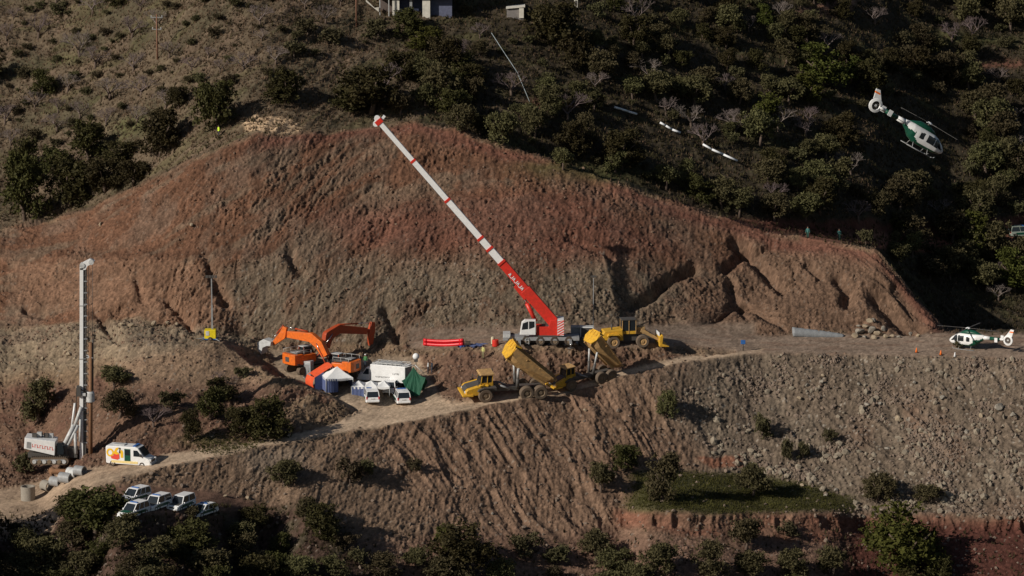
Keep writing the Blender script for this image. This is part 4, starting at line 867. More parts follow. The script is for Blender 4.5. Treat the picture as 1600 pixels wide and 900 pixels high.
b = MB(); b.box((1.0, 0, 1.3), (4.4, 1.0, .9), DGR); b.box((1.6, 0, 2.1), (1.2, .9, 1.2), YEL2); b.build('front_frame', e, .04)
for sy in (-1, 1):
    b = MB(); b.bar((1.6, sy*.6, 2.3), (4.1, sy*.6, .9), .22, .5, YEL2, .22, .35); b.build('lift_arm', e); 
    b = MB(); b.prism([(-3.2, 1.7), (-3.0, 2.0), (-1.6, 2.0), (-1.2, 1.5), (-1.6, 1.85), (-2.9, 1.85)], sy*1.35-.35, sy*1.35+.35, YEL); b.build('mudguard', e)
b = MB(); b.prism([(4.0, .1), (4.0, 1.5), (4.35, 1.75), (4.5, 1.6), (4.35, .5), (5.3, .15), (5.3, .05)], -1.65, 1.65, YEL, .01); b.box((4.0, 0, 1.75), (.1, 2.6, .5), WHITE); b.build('bucket', e, .03)
b = MB(); b.tube((-2.4, -.4, 2.4), (-2.4, -.4, 3.2), .09, DGR); b.build('exhaust', e)
for x in (-2.3, 1.7):
    for sy in (-1, 1): wheel(e, x, sy*1.2, .88, .68, sy, MUD, YEL2)
put(e, 982, 536, 9, 5, 2.4, False)

# mobile crane
cb = T(845, 537); cz = cb.z; e = empty('mobile_crane', cb, 'red and white mobile crane with long telescopic boom raised to the left', 'mobile crane')
def L(u, v, dy=0.0):                                   # pixel -> crane space, in the boom's plane
    x, y, z = at(u, v, cb.y+dy); return (float(x)-cb.x, dy, float(z)-cb.z)
x0 = L(786, 527)[0]; x1 = L(905, 527)[0]; zd = L(800, 524)[2]
c = MB(); c.box(((x0+x1)/2, 0, zd-.25), (x1-x0, 2.7, .45), GRY); c.box((x0+.5, 0, zd-.05), (1.0, 2.6, .8), LGR); c.box(((x0+x1)/2, 0, zd-.7), (x1-x0-1, 1.2, .5), DGR); car = c.build('carrier', e, .04)
for (s, n) in ((x0+2.2, 0), (x1-1.2, 1)):
    for sy in (-1, 1):
        o = MB(); o.box((s, sy*2.2, zd-.45), (.35, 2.2, .35), GRY); o.tube((s, sy*3.2, zd-.4), (s, sy*3.2, .12), .12, CHR); o.lathe([(.001, .12), (.42, .12), (.45, 0), (.001, 0)], DGR, 14, (s, sy*3.2, 0)); o.build('outrigger', e)
lad = MB(); xl = L(824, 530)[0]
for d in (-.2, .2): lad.bar((xl+d, -1.42, .2), (xl+d, -1.42, zd-.1), .06, .06, LGR)
for i in range(4): lad.bar((xl-.2, -1.42, .35+i*.35), (xl+.2, -1.42, .35+i*.35), .05, .05, LGR)
lad.build('ladder', e)
for x in np.linspace(x0+1.2, x1-1.4, 5):
    for sy in (-1, 1): wheel(e, float(x), sy*1.15, .62, .45, sy)
su = MB(); a, b2_ = L(837, 524), L(879, 524); h1 = L(850, 503)[2]; su.box(((a[0]+b2_[0])/2, 0, zd+.12), (b2_[0]-a[0], 2.4, .2), DGR)
su.prism([(L(838, 520)[0], zd+.2), (L(838, 512)[0], L(838, 508)[2]), (L(857, 509)[0], L(857, 509)[2]), (L(860, 500)[0], L(860, 499)[2]), (L(870, 497)[0], L(870, 497)[2]), (L(871, 518)[0], zd+.2)], -1.1, -.55, RED_P); su.prism([(L(838, 520)[0], zd+.2), (L(838, 512)[0], L(838, 508)[2]), (L(857, 509)[0], L(857, 509)[2]), (L(860, 500)[0], L(860, 499)[2]), (L(870, 497)[0], L(870, 497)[2]), (L(871, 518)[0], zd+.2)], .55, 1.1, RED_P)
su.box((L(858, 516)[0], 0, zd+.9), (2.0, 1.1, 1.2), DGR); su.build('superstructure', e, .03)
cw = MB(); xa, xb = L(871, 510)[0], L(881, 510)[0]; zt = L(875, 497)[2]; cw.box(((xa+xb)/2, 0, (zd+.2+zt)/2), (xb-xa, 2.7, zt-zd-.2), WHITE); cwo = cw.build('counterweight', e, .03)
st = MB(); hgt = zt-zd-.2
for k in range(-2, 7):                                 # red slanted stripes cut to the face
    z = zd+.2+k*.36
    lo = max(zd+.22, z); 
    P = [(xa+.01, z), (xb-.01, z+.5), (xb-.01, z+.68), (xa+.01, z+.18)]; P = [(x, min(max(q, zd+.22), zt-.02)) for x, q in P]
    if P[2][1]-P[0][1] > .1:
        st.prism(P, -1.37, -1.352, REDG); st.prism(P, 1.352, 1.37, REDG)
st.build('warning_stripes', cwo)
cbn = MB(); A = [L(812, 520), L(815, 501), L(820, 497), L(837, 497), L(837, 520)]; cbn.prism([(p[0], max(p[2], zd+.05)) for p in A], -1.45, -.55, WHITE, .02); cbo = cbn.build('cab', e, .03)
g = MB(); g.prism([(L(815, 512)[0], L(815, 512)[2]), (L(817, 501)[0], L(817, 502)[2]), (L(825, 500)[0], L(825, 499)[2]), (L(825, 511)[0], L(825, 511)[2])], -1.47, -.53, GLS); g.prism([(L(826.5, 511)[0], L(826, 511)[2]), (L(826.5, 500)[0], L(826, 499)[2]), (L(835, 499)[0], L(835, 499)[2]), (L(835, 508)[0], L(835, 508)[2])], -1.47, -.53, GLS); g.build('cab_windows', cbo)
def seg(name, p, q, w, h, m, par, w2=None, h2=None): mb = MB(); mb.bar(p, q, w, h, m, w2, h2); return mb.build(name, par, .03)
B = [L(866, 504), L(824, 449), L(787, 405), L(768, 389-5), L(752, 369), L(700, 310), L(646, 249), L(594, 192)]
P0, P1_, P2_ = Vector(B[0]), Vector(B[2]), Vector(B[7]); dirb = (P2_-P0).normalized()
def ab(t): return P0+dirb*t
LT = (P2_-P0).length; tt = [(Vector(b)-P0).dot(dirb) for b in B]
base = seg('boom', ab(-.5), ab(tt[1]), .95, 1.45, RED_P, e); seg('boom_section', ab(tt[1]-.2), ab(tt[2]), .85, 1.15, RED_P, base)
lt = MB()
up_ = Vector((-dirb.z, 0, dirb.x)) if dirb.x > 0 else Vector((dirb.z, 0, -dirb.x))
for i in range(7):
    c_ = ab(tt[1]+.25+i*.42)-Vector((0, .445, 0)); c_ += up_*-.18
    if i % 2: lt.bar(c_-up_*.22, c_+up_*.22, .03, .10, WHITE); lt.bar(c_-up_*.22+dirb*.05, c_-up_*.22+dirb*.3, .03, .09, WHITE)
    else: lt.bar(c_-up_*.22, c_+up_*.22+dirb*.12, .03, .10, WHITE); lt.bar(c_-up_*.22+dirb*.26, c_+up_*.22+dirb*.12, .03, .10, WHITE)
lt.build('white_lettering', base)
ws = [(.85, 1.05), (.8, .98), (.75, .9), (.68, .80), (.6, .70)]; ts = [tt[2], tt[3], tt[4], tt[5], tt[6], LT]
for i in range(5):
    s_ = seg('boom_section', ab(ts[i]-.2), ab(ts[i+1]), ws[i][0], ws[i][1]*.9, WHITE, base)
    k = MB(); k.bar(ab(ts[i]-.28), ab(ts[i]+.05), ws[i][0]*1.25, ws[i][1]*1.12, RED_P); k.build('collar', s_)
    if i < 4: k = MB(); k.bar(ab(ts[i]+.1)-up_*ws[i][1]*.5, ab(ts[i+1])-up_*ws[i][1]*.5, .12, .08, DGR); k.build('cable_guide', s_)
hd = MB(); hd.bar(ab(LT-.1), ab(LT+.55), .75, 1.0, RED_P); hd.tube(ab(LT+.3)-up_*.5-Vector((0, .35, 0)), ab(LT+.3)-up_*.5+Vector((0, .35, 0)), .38, WHITE, n=14); hd.bar(ab(LT+.2)+up_*.3, ab(LT+.35)+up_*1.1, .2, .35, WHITE); hd.tube(ab(LT+.7)+up_*.1-Vector((0, .3, 0)), ab(LT+.7)+up_*.1+Vector((0, .3, 0)), .42, WHITE, n=14); hd.build('boom_head', base)
k = MB(); k.tube(L(837, 502), L(823, 474), .28, RED_P); k.tube(L(823, 474), L(812, 452), .17, CHR); k.build('luffing_ram', e)
k = MB(); k.bar(ab(tt[1]-1.0)-up_*.8, ab(tt[1]+1.2)-up_*.7, .7, .5, RED_P); k.build('ram_bracket', base)

# drilling rig with tall mast
rb = T(112, 721); e = empty('drilling_rig', rb, 'white crawler drilling rig with very tall vertical mast at the left', 'drilling rig')
def Rg(u, v, dy=0.0): x, y, z = at(u, v, rb.y+dy); return (float(x)-rb.x, dy, float(z)-rb.z)
sub = empty('undercarriage', (0, 0, 0), None, None); sub.parent = e
bpy.data.objects.remove(sub)
tx = (Rg(52, 715)[0]+Rg(108, 715)[0])/2; tl = Rg(108, 715)[0]-Rg(48, 715)[0]
for sy in (-1, 1):
    mb = MB(); n = 8; h = .95; P = [(tl/2-h/2+math.cos(math.pi*(i/n-.5))*h/2, h/2+math.sin(math.pi*(i/n-.5))*h/2) for i in range(n+1)]+[(-tl/2+h/2+math.cos(math.pi*(i/n+.5))*h/2, h/2+math.sin(math.pi*(i/n+.5))*h/2) for i in range(n+1)]
    mb.prism([(x+tx, z) for x, z in P], sy*1.5-.38, sy*1.5+.38, MUD)
    for i in range(int(tl/.25)): mb.box((tx-tl/2+.25+i*.25, sy*1.5, h+.02), (.07, .78, .06), BLK)
    for i in range(7): mb.lathe([(.001, 0), (.26, 0), (.26, .1), (.001, .1)], (LGR, RUB)[i % 2], 12, (tx-tl/2+.55+i*(tl-1.1)/6, sy*1.5+sy*.38-(.1 if sy < 0 else 0), .42), 'y')
    mb.box((tx, sy*1.5+sy*.36, .62), (tl*.75, .08, .16), GRY); mb.build('crawler_track', e)
b = MB(); P = [Rg(40, 697), Rg(41, 680), Rg(89, 686), Rg(88, 708)]; b.prism([(p[0], p[2]) for p in P], -1.45, 1.3, WHITE, .02); hs_ = b.build('engine_house', e, .04)
b = MB(); P = [Rg(44, 696), Rg(44.5, 686), Rg(51, 687), Rg(51, 697)]; b.prism([(p[0], p[2]) for p in P], -1.475, -1.46, GRY); b.build('grille', hs_)
b = MB(); q0, q1 = Rg(53, 692), Rg(84, 697)
for i in range(9):
    f = i/8; x = q0[0]+(q1[0]-q0[0])*f; z = q0[2]+(q1[2]-q0[2])*f
    b.box((x, -1.468, z), (.05, .02, .42), REDG); b.box((x+.1, -1.468, z+(.15 if i % 2 else -.15)), (.18, .02, .06), REDG)
b.build('red_lettering', hs_)
b = MB()
for i, (u, v) in enumerate(((55, 680), (62, 679), (72, 682), (79, 683))): p = Rg(u, v); b.box((p[0], -.4+.3*i, p[2]+.1), (.6, .7, .45), LGR if i % 2 else DGR)
b.tube(Rg(66, 684, .2), Rg(66, 676, .2), .09, DGR); b.build('roof_equipment', e, .03)
b = MB(); b.box((Rg(74, 709)[0], 0, Rg(74, 709)[2]+.05), (4.6, 2.0, .6), DGR); b.box((Rg(97, 700)[0], 0, Rg(97, 703)[2]), (1.6, 2.2, 1.4), DGR); b.box((Rg(112, 710)[0], 0, Rg(112, 706)[2]), (1.6, 1.4, 1.2), DGR); b.build('turntable', e, .03)
b = MB(); b.prism([(Rg(92, 706)[0], Rg(92, 706)[2]), (Rg(92, 688)[0], Rg(92, 688)[2]), (Rg(99, 688)[0], Rg(99, 688)[2]), (Rg(102, 700)[0], Rg(102, 698)[2]), (Rg(102, 706)[0], Rg(102, 706)[2])], -1.5, -.5, GLS, .03); b.build('cab', e)
ms = MB(); mt, mbm = Rg(129.5, 418), Rg(129, 712); ms.bar((mt[0]-.12, 0, mt[2]), (mbm[0]-.12, 0, .35), .7, .45, WHITE); mo = ms.build('mast', e, .03)
r = MB(); r.bar((mt[0]+.28, .05, mt[2]-.3), (mbm[0]+.28, .05, .4), .55, .34, DGR); r.build('shaded_mast_rail', mo)  # dark rail carries the mast's shaded right half as colour
for vv in (477, 560, 640): p = Rg(129.5, vv); r = MB(); r.box((p[0], 0, p[2]), (.8, .8, .08), GRY); r.build('mast_joint', mo)
r = MB(); r.prism([(p[0], p[2]) for p in (Rg(125, 421), Rg(125, 413), Rg(131, 409), Rg(141, 404), Rg(148, 407), Rg(143, 412), Rg(137, 415), Rg(134, 421))], -.35, .35, WHITE)
for (u, v) in ((143, 409), (129, 414)): p = Rg(u, v); r.tube((p[0], -.45, p[2]), (p[0], .45, p[2]), .33, LGR, n=14)
r.build('mast_head', mo)
r = MB()
for vv in range(430, 700, 9): p = Rg(134, vv); r.box((p[0], -.1, p[2]), (.42, .45, .12), GRY if vv % 2 else DGR)
r.build('guide_rungs', mo)
r = MB(); r.tube(Rg(138.5, 410), Rg(138.5, 560), .03, DGR, n=5); r.tube(Rg(144.5, 410), Rg(144.5, 540), .03, DGR, n=5); r.build('hoist_rope', mo)
r = MB(); r.tube(Rg(141.5, 535), Rg(141.5, 727), .26, RUST, n=14); r.tube(Rg(145, 530), Rg(145, 610), .1, DGR, n=8); r.build('kelly_bar', e)
r = MB(); p = Rg(141, 620); r.lathe([(.3, -.7), (.55, -.6), (.55, .5), (.4, .7), (.3, .7)], LGR, 16, p); r.box((p[0]-.7, 0, p[2]), (.9, .6, .7), DGR); r.box((p[0]-.75, -.2, p[2]+.4), (.5, .7, .35), LGR); r.build('rotary_head', e)
r = MB(); p = Rg(134, 559); r.prism([(p[0], p[2]), (p[0], p[2]+.5), (p[0]+.95, p[2])], -.2, .2, WHITE); r.build('mast_bracket', mo)
for (a_, b_, rr) in (((97, 702), (116, 664), .30), ((103, 702), (122, 664), .22), ((112, 668), (117, 630), .14), ((125, 690), (125.5, 655), .16), ((116, 668), (127, 636), .22), ((119, 709), (117, 676), .2)):
    for sy in (-.6, .6): r = MB(); r.tube(Rg(*a_, sy), Rg(*b_, sy), rr, LGR if rr > .15 else WHITE, n=10); r.build('mast_strut', e)
r = MB(); p = Rg(124, 610); r.box((p[0], -.3, p[2]), (.5, .8, 1.3), DGR); r.tube((p[0]-.2, -.5, p[2]+.6), (p[0]+1.1, -.4, p[2]-.4), .06, BLK, n=6); r.tube((p[0]-.3, -.5, p[2]+.4), (p[0]-.4, -.5, p[2]-3.2), .06, BLK, n=6); r.build('hose_reel', e)

# helicopters
def make_heli(lab, cat_group, blades):
    e = empty('helicopter', (0, 0, 0), lab, 'helicopter', cat_group)
    prof = [(3.05, .02, .02, 1.25), (2.9, .32, .28, 1.22), (2.45, .62, .58, 1.28), (1.8, .80, .85, 1.42), (1.0, .86, 1.0, 1.52), (0, .88, 1.05, 1.55), (-1.0, .86, 1.05, 1.58), (-1.7, .78, .90, 1.72), (-2.3, .55, .60, 1.95), (-2.9, .30, .36, 2.1)]
    n = 56; pa = np.array(prof)[::-1]; xs = np.linspace(3.05, -2.9, 60)
    def sec(x, g=0.0):
        w_, h_, zc = (float(np.interp(x, pa[:, 0], pa[:, k])) for k in (1, 2, 3)); o_ = []
        for i in range(n):
            t = 2*math.pi*i/n; c_, d_ = math.cos(t), math.sin(t); c_ = math.copysign(abs(c_)**.75, c_); d_ = math.copysign(abs(d_)**.75, d_); o_.append((x+g*.3, (w_+g)*c_, zc+(h_+g)*d_))
        return o_
    secs = [sec(x) for x in xs]; S2 = [sec(x, .02) for x in xs]
    b = MB(); b.loft(secs, WHITE); fo = b.build('fuselage', e); fo.data.materials.append(GRNP)
    for p in fo.data.polygons:
        c_ = p.center
        if c_.z < .85+max(0, -(c_.x+.6))*.55 or (c_.x < -1.3 and c_.z < 1.75): p.material_index = 1
    def skin_part(nm, test):
        g = MB(); vs_ = [p for r_ in S2 for p in r_]; fs_ = []
        for L_ in range(len(xs)-1):
            for i in range(n):
                j = (i+1) % n; q = [vs_[k] for k in (L_*n+i, L_*n+j, (L_+1)*n+j, (L_+1)*n+i)]; c_ = [sum(k[a] for k in q)/4 for a in range(3)]
                if test(*c_): g.add(q, [(0, 1, 2, 3)], GLS)
        if g.v: g.build(nm, e)
    def pin(P, x, z): return bool(inpoly(np.array([x]), np.array([z]), P)[0])
    for sy in (-1, 1):
        for nm, P in (('front_window', [(2.45, 1.35), (1.75, 2.2), (1.40, 2.25), (1.35, 1.30)]), ('door_window', [(1.2, 1.35), (1.2, 2.2), (.25, 2.2), (.25, 1.35)]), ('cabin_window', [(-.25, 1.42), (-.25, 2.1), (-.8, 2.05), (-.8, 1.45)])):
            skin_part(nm, lambda x, y, z: y*sy > .38 and pin(P, x, z))
    skin_part('windscreen', lambda x, y, z: abs(y) < .36 and x > 1.7 and 1.35 < z)
    d = MB(); d.loft([[(x, w_*math.cos(2*math.pi*i/12), zc+h_*math.sin(2*math.pi*i/12)) for i in range(12)] for x, w_, h_, zc in ((1.3, .1, .05, 2.45), (.8, .45, .25, 2.6), (0, .6, .42, 2.72), (-1.2, .58, .40, 2.68), (-2.2, .3, .22, 2.45), (-2.7, .08, .06, 2.35))], GRNP); d.build('engine_cowling', e)
    for sy in (-1, 1):
        for nm, P in (('front_window', [(2.55, 1.42), (1.75, 2.12), (1.45, 2.15), (1.40, 1.38), (2.3, 1.30)]), ('door_window', [(1.18, 1.38), (1.2, 2.15), (.3, 2.18), (.28, 1.38)]), ('cabin_window', [(-.2, 1.42), (-.2, 2.1), (-.65, 2.05), (-.65, 1.45)])):
            g = MB(); vs_ = []
            for x, z in P:
                w_ = np.interp(-x, [-p[0] for p in prof], [p[1] for p in prof]); h_ = np.interp(-x, [-p[0] for p in prof], [p[2] for p in prof]); zc = np.interp(-x, [-p[0] for p in prof], [p[3] for p in prof])
                q = min(.98, abs(z-zc)/h_); y = w_*(1-q**(1/.75*2))**(.75/2) if q < 1 else 0
                vs_.append((x, sy*(y+.03), z))
            g.add(vs_, [tuple(range(len(vs_)))], GLS); g.build(nm, e)
    tb = MB(); tb.tube((-2.6, 0, 2.1), (-3.9, 0, 2.12), .36, WHITE, .28, 14); tb.tube((-3.9, 0, 2.12), (-5.6, 0, 2.16), .28, GRNP, .22, 14); tb.tube((-5.6, 0, 2.16), (-6.5, 0, 2.18), .22, WHITE, .16, 14); to = tb.build('tail_boom', e)
    st = MB(); st.box((-5.4, 0, 2.1), (.45, 2.3, .06), GRNP); st.box((-5.4, -1.15, 2.2), (.5, .05, .7), WHITE); st.box((-5.4, 1.15, 2.2), (.5, .05, .7), WHITE); st.build('stabiliser', to)
    # ducted tail rotor in its ring, with the fin above
    f = MB(); k = 24; R1, R0 = .78, .50
    for y in (-.17, .17): f.sheet([[(-6.95+math.cos(2*math.pi*i/k)*r_, y*(1 if r_ == R0 else .6), 2.15+math.sin(2*math.pi*i/k)*r_*1.05) for i in range(k+1)] for r_ in (R0, R1)], WHITE, True)
    for r_, a_ in ((R0, .17), (R1, .102)): f.sheet([[(-6.95+math.cos(2*math.pi*i/k)*r_, y, 2.15+math.sin(2*math.pi*i/k)*r_*1.05) for i in range(k+1)] for y in (-a_, a_)], WHITE, True)
    ring = f.build('tail_rotor_ring', e)
    f = MB(); f.prism([(-6.5, 2.75), (-7.6, 2.72), (-7.9, 3.85), (-7.35, 3.9)], -.07, .07, WHITE); fin = f.build('tail_fin', e, .02)
    f = MB(); f.prism([(-7.12, 3.4), (-7.78, 3.38), (-7.83, 3.58), (-7.22, 3.6)], -.08, .08, ORGV if blades else YELG); f.build('fin_band', fin)
    f = MB(); f.lathe([(.001, -.1), (.14, -.1), (.14, .1), (.001, .1)], LGR, 12, (-6.95, 0, 2.15), 'y')
    for i in range(10): t = 2*math.pi*i/10; f.bar((-6.95+.12*math.cos(t), 0, 2.15+.12*math.sin(t)), (-6.95+.47*math.cos(t), 0, 2.15+.47*math.sin(t)), .04, .09, DGR)
    f.build('tail_rotor', e)
    for sy in (-1, 1):
        s_ = MB(); pts = [(-1.7, .06), (1.55, .06), (1.9, .14), (2.1, .3)]
        for i in range(3): s_.tube((pts[i][0], sy*1.0, pts[i][1]), (pts[i+1][0], sy*1.0, pts[i+1][1]), .05, GRY, n=8)
        for x in (-.95, 1.05): s_.tube((x, sy*.45, .72), (x, sy*1.0, .08), .04, GRY, n=8)
        s_.build('skid', e)
    r = MB(); r.tube((-.1, 0, 2.9), (-.1, 0, 3.3), .14, DGR, n=10); r.lathe([(.001, .22), (.2, .2), (.38, .08), (.4, 0), (.001, -.02)], WHITE, 16, (-.1, 0, 3.28)); hub = r.build('rotor_hub', e)
    for i in range(4):
        t = rad(blades+90*i); c_, s2 = math.cos(t), math.sin(t)
        m = MB(); m.bar((-.1+c_*.3, s2*.3, 3.36), (-.1+c_*1.3, s2*1.3, 3.36), .12, .06, DGR); m.bar((-.1+c_*1.3, s2*1.3, 3.36), (-.1+c_*5.1, s2*5.1, 3.30), .26, .03, DGR); m.build('rotor_blade', hub)
    a = MB(); a.tube((.6, 0, 2.5), (.6, 0, 2.72), .12, WHITE, n=10); a.build('beacon', e)
    return e
e = make_heli('white and green helicopter standing on the gravel platform at right, nose left', 'white and green helicopters', 4)
put(e, 1511, 545, 147, 3, 2, False); e.scale = (.88,)*3
e = make_heli('white and green helicopter flying nose down above the dark wooded slope', 'white and green helicopters', 22)
Yh = -55.0; p = Vector([float(q) for q in at(1441, 213, Yh)])
Rm = Matrix.Rotation(rad(16), 4, 'Z') @ Matrix.Rotation(rad(29), 4, 'Y') @ Matrix.Rotation(rad(5), 4, 'X')
e.matrix_world = Matrix.Translation(p) @ Rm @ Matrix.Translation((.1, 0, -1.7)) @ Matrix.Diagonal((1.02, 1.02, 1.02, 1))

# ---------------------------------------------------------------- tents, people, poles and smaller things
def V3(p): return Vector(p)
def fold_tent(name, loc, head, lab, W_, D_, he, hp, roof, wall, peaks=1, walls=(1, 1, 1, 0), side=None):
    e = empty(name, loc, lab, 'tent'); e.rotation_euler.z = rad(head); w_, d_ = W_/2, D_/2
    r = MB(); pw = W_/peaks
    for k in range(peaks):
        x0_ = -w_+k*pw; n = 8; per = []
        for (ax, ay), (bx, by) in (((x0_, -d_), (x0_+pw, -d_)), ((x0_+pw, -d_), (x0_+pw, d_)), ((x0_+pw, d_), (x0_, d_)), ((x0_, d_), (x0_, -d_))):
            for i in range(n): t = i/n; per.append((ax+(bx-ax)*t, ay+(by-ay)*t, he-.12*math.sin(math.pi*t)))
        cx = x0_+pw/2; mid_ = [(cx+(p[0]-cx)*.5, p[1]*.5, he+(hp-he)*.42+(p[2]-he)*.5) for p in per]
        N = len(per); pk = (cx, 0, hp)
        r.add(per+mid_+[pk], [(i, (i+1) % N, N+(i+1) % N, N+i) for i in range(N)]+[(N+i, N+(i+1) % N, 2*N) for i in range(N)], roof)
        val = [(p[0], p[1], p[2]-.28) for p in per]; r.add(per+val, [(i, (i+1) % N, N+(i+1) % N, N+i) for i in range(N)], roof)
    r.build('canopy', e)
    for i, (a, b) in enumerate((((-w_, -d_), (w_, -d_)), ((w_, -d_), (w_, d_)), ((w_, d_), (-w_, d_)), ((-w_, d_), (-w_, -d_)))):
        if walls[i]:
            g = []; n = 14; f_ = walls[i]
            for k in range(n+1):
                t = k/n*f_; q = .018*math.sin(k*2.3); nx, ny = (b[1]-a[1]), -(b[0]-a[0]); l_ = math.hypot(nx, ny); g.append([(a[0]+(b[0]-a[0])*t+nx/l_*q*s_, a[1]+(b[1]-a[1])*t+ny/l_*q*s_, z) for z, s_ in ((.02, 1.4), (he*.5, 1), (he-.1, .2))])
            m = MB(); m.sheet(g, wall if not side or i != side[0] else side[1]); m.build('side_wall', e)
    for x in np.linspace(-w_, w_, peaks+1):
        for y in (-d_, d_): m = MB(); m.tube((float(x), y, 0), (float(x), y, he), .04, LGR, n=6); m.build('pole', e)
    return e
fold_tent('gazebo_tent', T(527, 609), 14, 'pointed white tent with blue side walls left of the low awning', 3.6, 3.2, 1.9, 3.15, WHF, BLUF, 1, (.45, 1, 0, 1))
fold_tent('awning', T(580, 617), -2, 'low white awning with twin peaks and blue front wall behind a police car', 5.0, 2.4, 1.4, 1.95, WHF, BLUF, 3, (.5, 0, 0, 1))
# red shelter: a sloping sheet over a bowed side
e = empty('red_shelter', T(500, 606), 'bright red and orange sloping shelter left of the pointed white tent', 'tent'); e.rotation_euler.z = rad(28)
g = [[(-1.3+i*.33, -1.2+j*.6, 1.75+i*.16+.25*math.sin(math.pi*j/4)) for j in range(5)] for i in range(9)]; m = MB(); m.sheet(g, REDF, True); m.build('roof_sheet', e)
g = [[(-1.3-.35*math.sin(math.pi*k/6)*.8, -1.2+j*.6, 1.75*(1-k/6)) for j in range(5)] for k in range(7)]; m = MB(); m.sheet(g, REDF, True); m.build('end_sheet', e)
g = [[(-1.3+i*.33, -1.2, (1.75+i*.16)*q) for q in (0, .5, 1)] for i in range(5)]; m = MB(); m.sheet(g, BLUF); m.build('side_sheet', e)
for x, y in ((-1.25, -1.15), (-1.25, 1.15), (1.3, -1.15), (1.3, 1.15)): m = MB(); m.tube((x, y, 0), (x, y, 1.8+(x > 0)*1.1), .04, LGR, n=6); m.build('pole', e)
# green tent: angular tarpaulin on a frame
gp = T(648, 619); e = empty('green_tent', gp, 'pointed dark green tarpaulin tent beside the police cars', 'tent')
def Gt(u, v, dy=0): x, y, z = at(u, v, gp.y+dy); return Vector((float(x)-gp.x, dy, max(0.0, float(z)-gp.z)))
pk = Gt(646, 573, .4); A = [Gt(627, 595, -.2), Gt(643, 619, -1.1), Gt(655, 619, -1.1), Gt(665, 590, -.4), Gt(668, 600, 1.6), Gt(660, 612, 2.2), Gt(640, 606, 2.2)]
A[4].z = 1.6; A[5].z = 0; A[6].z = 0
m = MB(); n = 10; rings = []
per = []
for i in range(len(A)):
    a, b = A[i], A[(i+1) % len(A)]
    for k in range(5): per.append(a.lerp(b, k/5))
N = len(per)
for j in range(7):
    t = j/6; rings.append([tuple(pk.lerp(p, t)+Vector((0, 0, -.35*math.sin(math.pi*t)+.10*math.sin(i*2.1)*t))+Vector((0, .08*math.sin(i*1.7+j), 0))*t) for i, p in enumerate(per)])
for r_ in rings: r_.append(r_[0])
m.sheet(rings, GRF, False); m.build('tarpaulin', e)
for a in (A[1], A[2], A[4]): m = MB(); m.tube((a.x*.9, a.y+.9, 0), (pk.x, pk.y+.2, pk.z-.25), .035, LGR, n=6); m.build('pole', e)
m = MB(); m.tube((pk.x-1.1, pk.y, pk.z-.1), (pk.x+.2, pk.y, pk.z+.25), .05, LGR, n=6); m.tube((pk.x+.2, pk.y, pk.z+.25), (pk.x+1.4, pk.y, pk.z-.9), .05, LGR, n=6); m.build('ridge_pole', e)
# portable toilet
e = empty('portable_toilet', T(482, 590), 'grey portable toilet cabin left of the red shelter', 'portable toilet'); m = MB(); m.box((0, 0, 1.05), (1.1, 1.1, 2.1), mat('grey_cabin_plastic', (.42, .46, .48), .5)); m.build('cabin', e, .06)
m = MB(); m.prism([(-.6, 2.1), (-.5, 2.3), (.5, 2.3), (.6, 2.1)], -.6, .6, LGR); m.build('roof', e, .03); m = MB(); m.box((0, -.56, 1.0), (.75, .03, 1.8), GRY); dd = m.build('door', e); m = MB(); m.box((.28, -.59, 1.0), (.06, .04, .2), DGR); m.build('handle', dd); e.rotation_euler.z = rad(-20)
# balloon lamp
bl = T(652, 588); e = empty('balloon_lamp', bl, 'round white balloon lamp on a stand above the green tent', 'lamp'); p = Vector([float(q) for q in at(650, 557, bl.y)])-bl
m = MB(); m.lathe([(.001, -.42)]+[(.45*math.sin(math.pi*i/10), -.45*math.cos(math.pi*i/10)) for i in range(1, 10)]+[(.001, .45)], WHF, 18, p, hard=False); m.build('lamp_globe', e); m = MB(); m.tube((p.x, 0, 0), (p.x, 0, p.z-.4), .05, DGR, n=8); m.build('stand', e); m = MB(); m.box((p.x, 0, p.z-.55), (.5, .5, .3), DGR); m.build('lamp_base', e)
# light tower
lb_ = T(329, 531); e = empty('light_tower', lb_, 'yellow mobile light tower with tall grey mast on the left mound', 'light tower')
m = MB(); m.box((0, 0, .85), (1.5, 1.2, 1.2), mat('bright_yellow_paint', (.80, .62, .02), .45)); bo = m.build('generator_box', e, .05); m = MB(); m.box((-.35, -.62, 1.0), (.45, .03, .6), LGR); m.build('white_panel', bo)
m = MB(); m.box((0, 0, .2), (1.9, 1.3, .14), BLU); m.bar((-.9, 0, .25), (-1.9, 0, .15), .1, .1, GRY); m.build('trailer_frame', e)
for sy in (-1, 1): wheel(e, 0, sy*.72, .26, .18, sy)
for x, y in ((-1, -1), (1, -1), (-1, 1), (1, 1)): m = MB(); m.bar((x*.7, y*.6, .25), (x*1.3, y*1.1, .05), .08, .08, GRY); m.build('outrigger', e)
ht = float(at(332, 432, lb_.y)[2])-lb_.z
m = MB(); m.bar((.25, 0, 1.4), (.25, 0, ht*.55), .22, .22, GRY); m.bar((.25, 0, ht*.5), (.25, 0, ht), .14, .14, GRY); mm = m.build('mast', e)
for x in (-.35, .05, .45, .85): m = MB(); m.box((x, -.1, ht), (.34, .18, .36), DGR); m.build('floodlight', mm, .02)
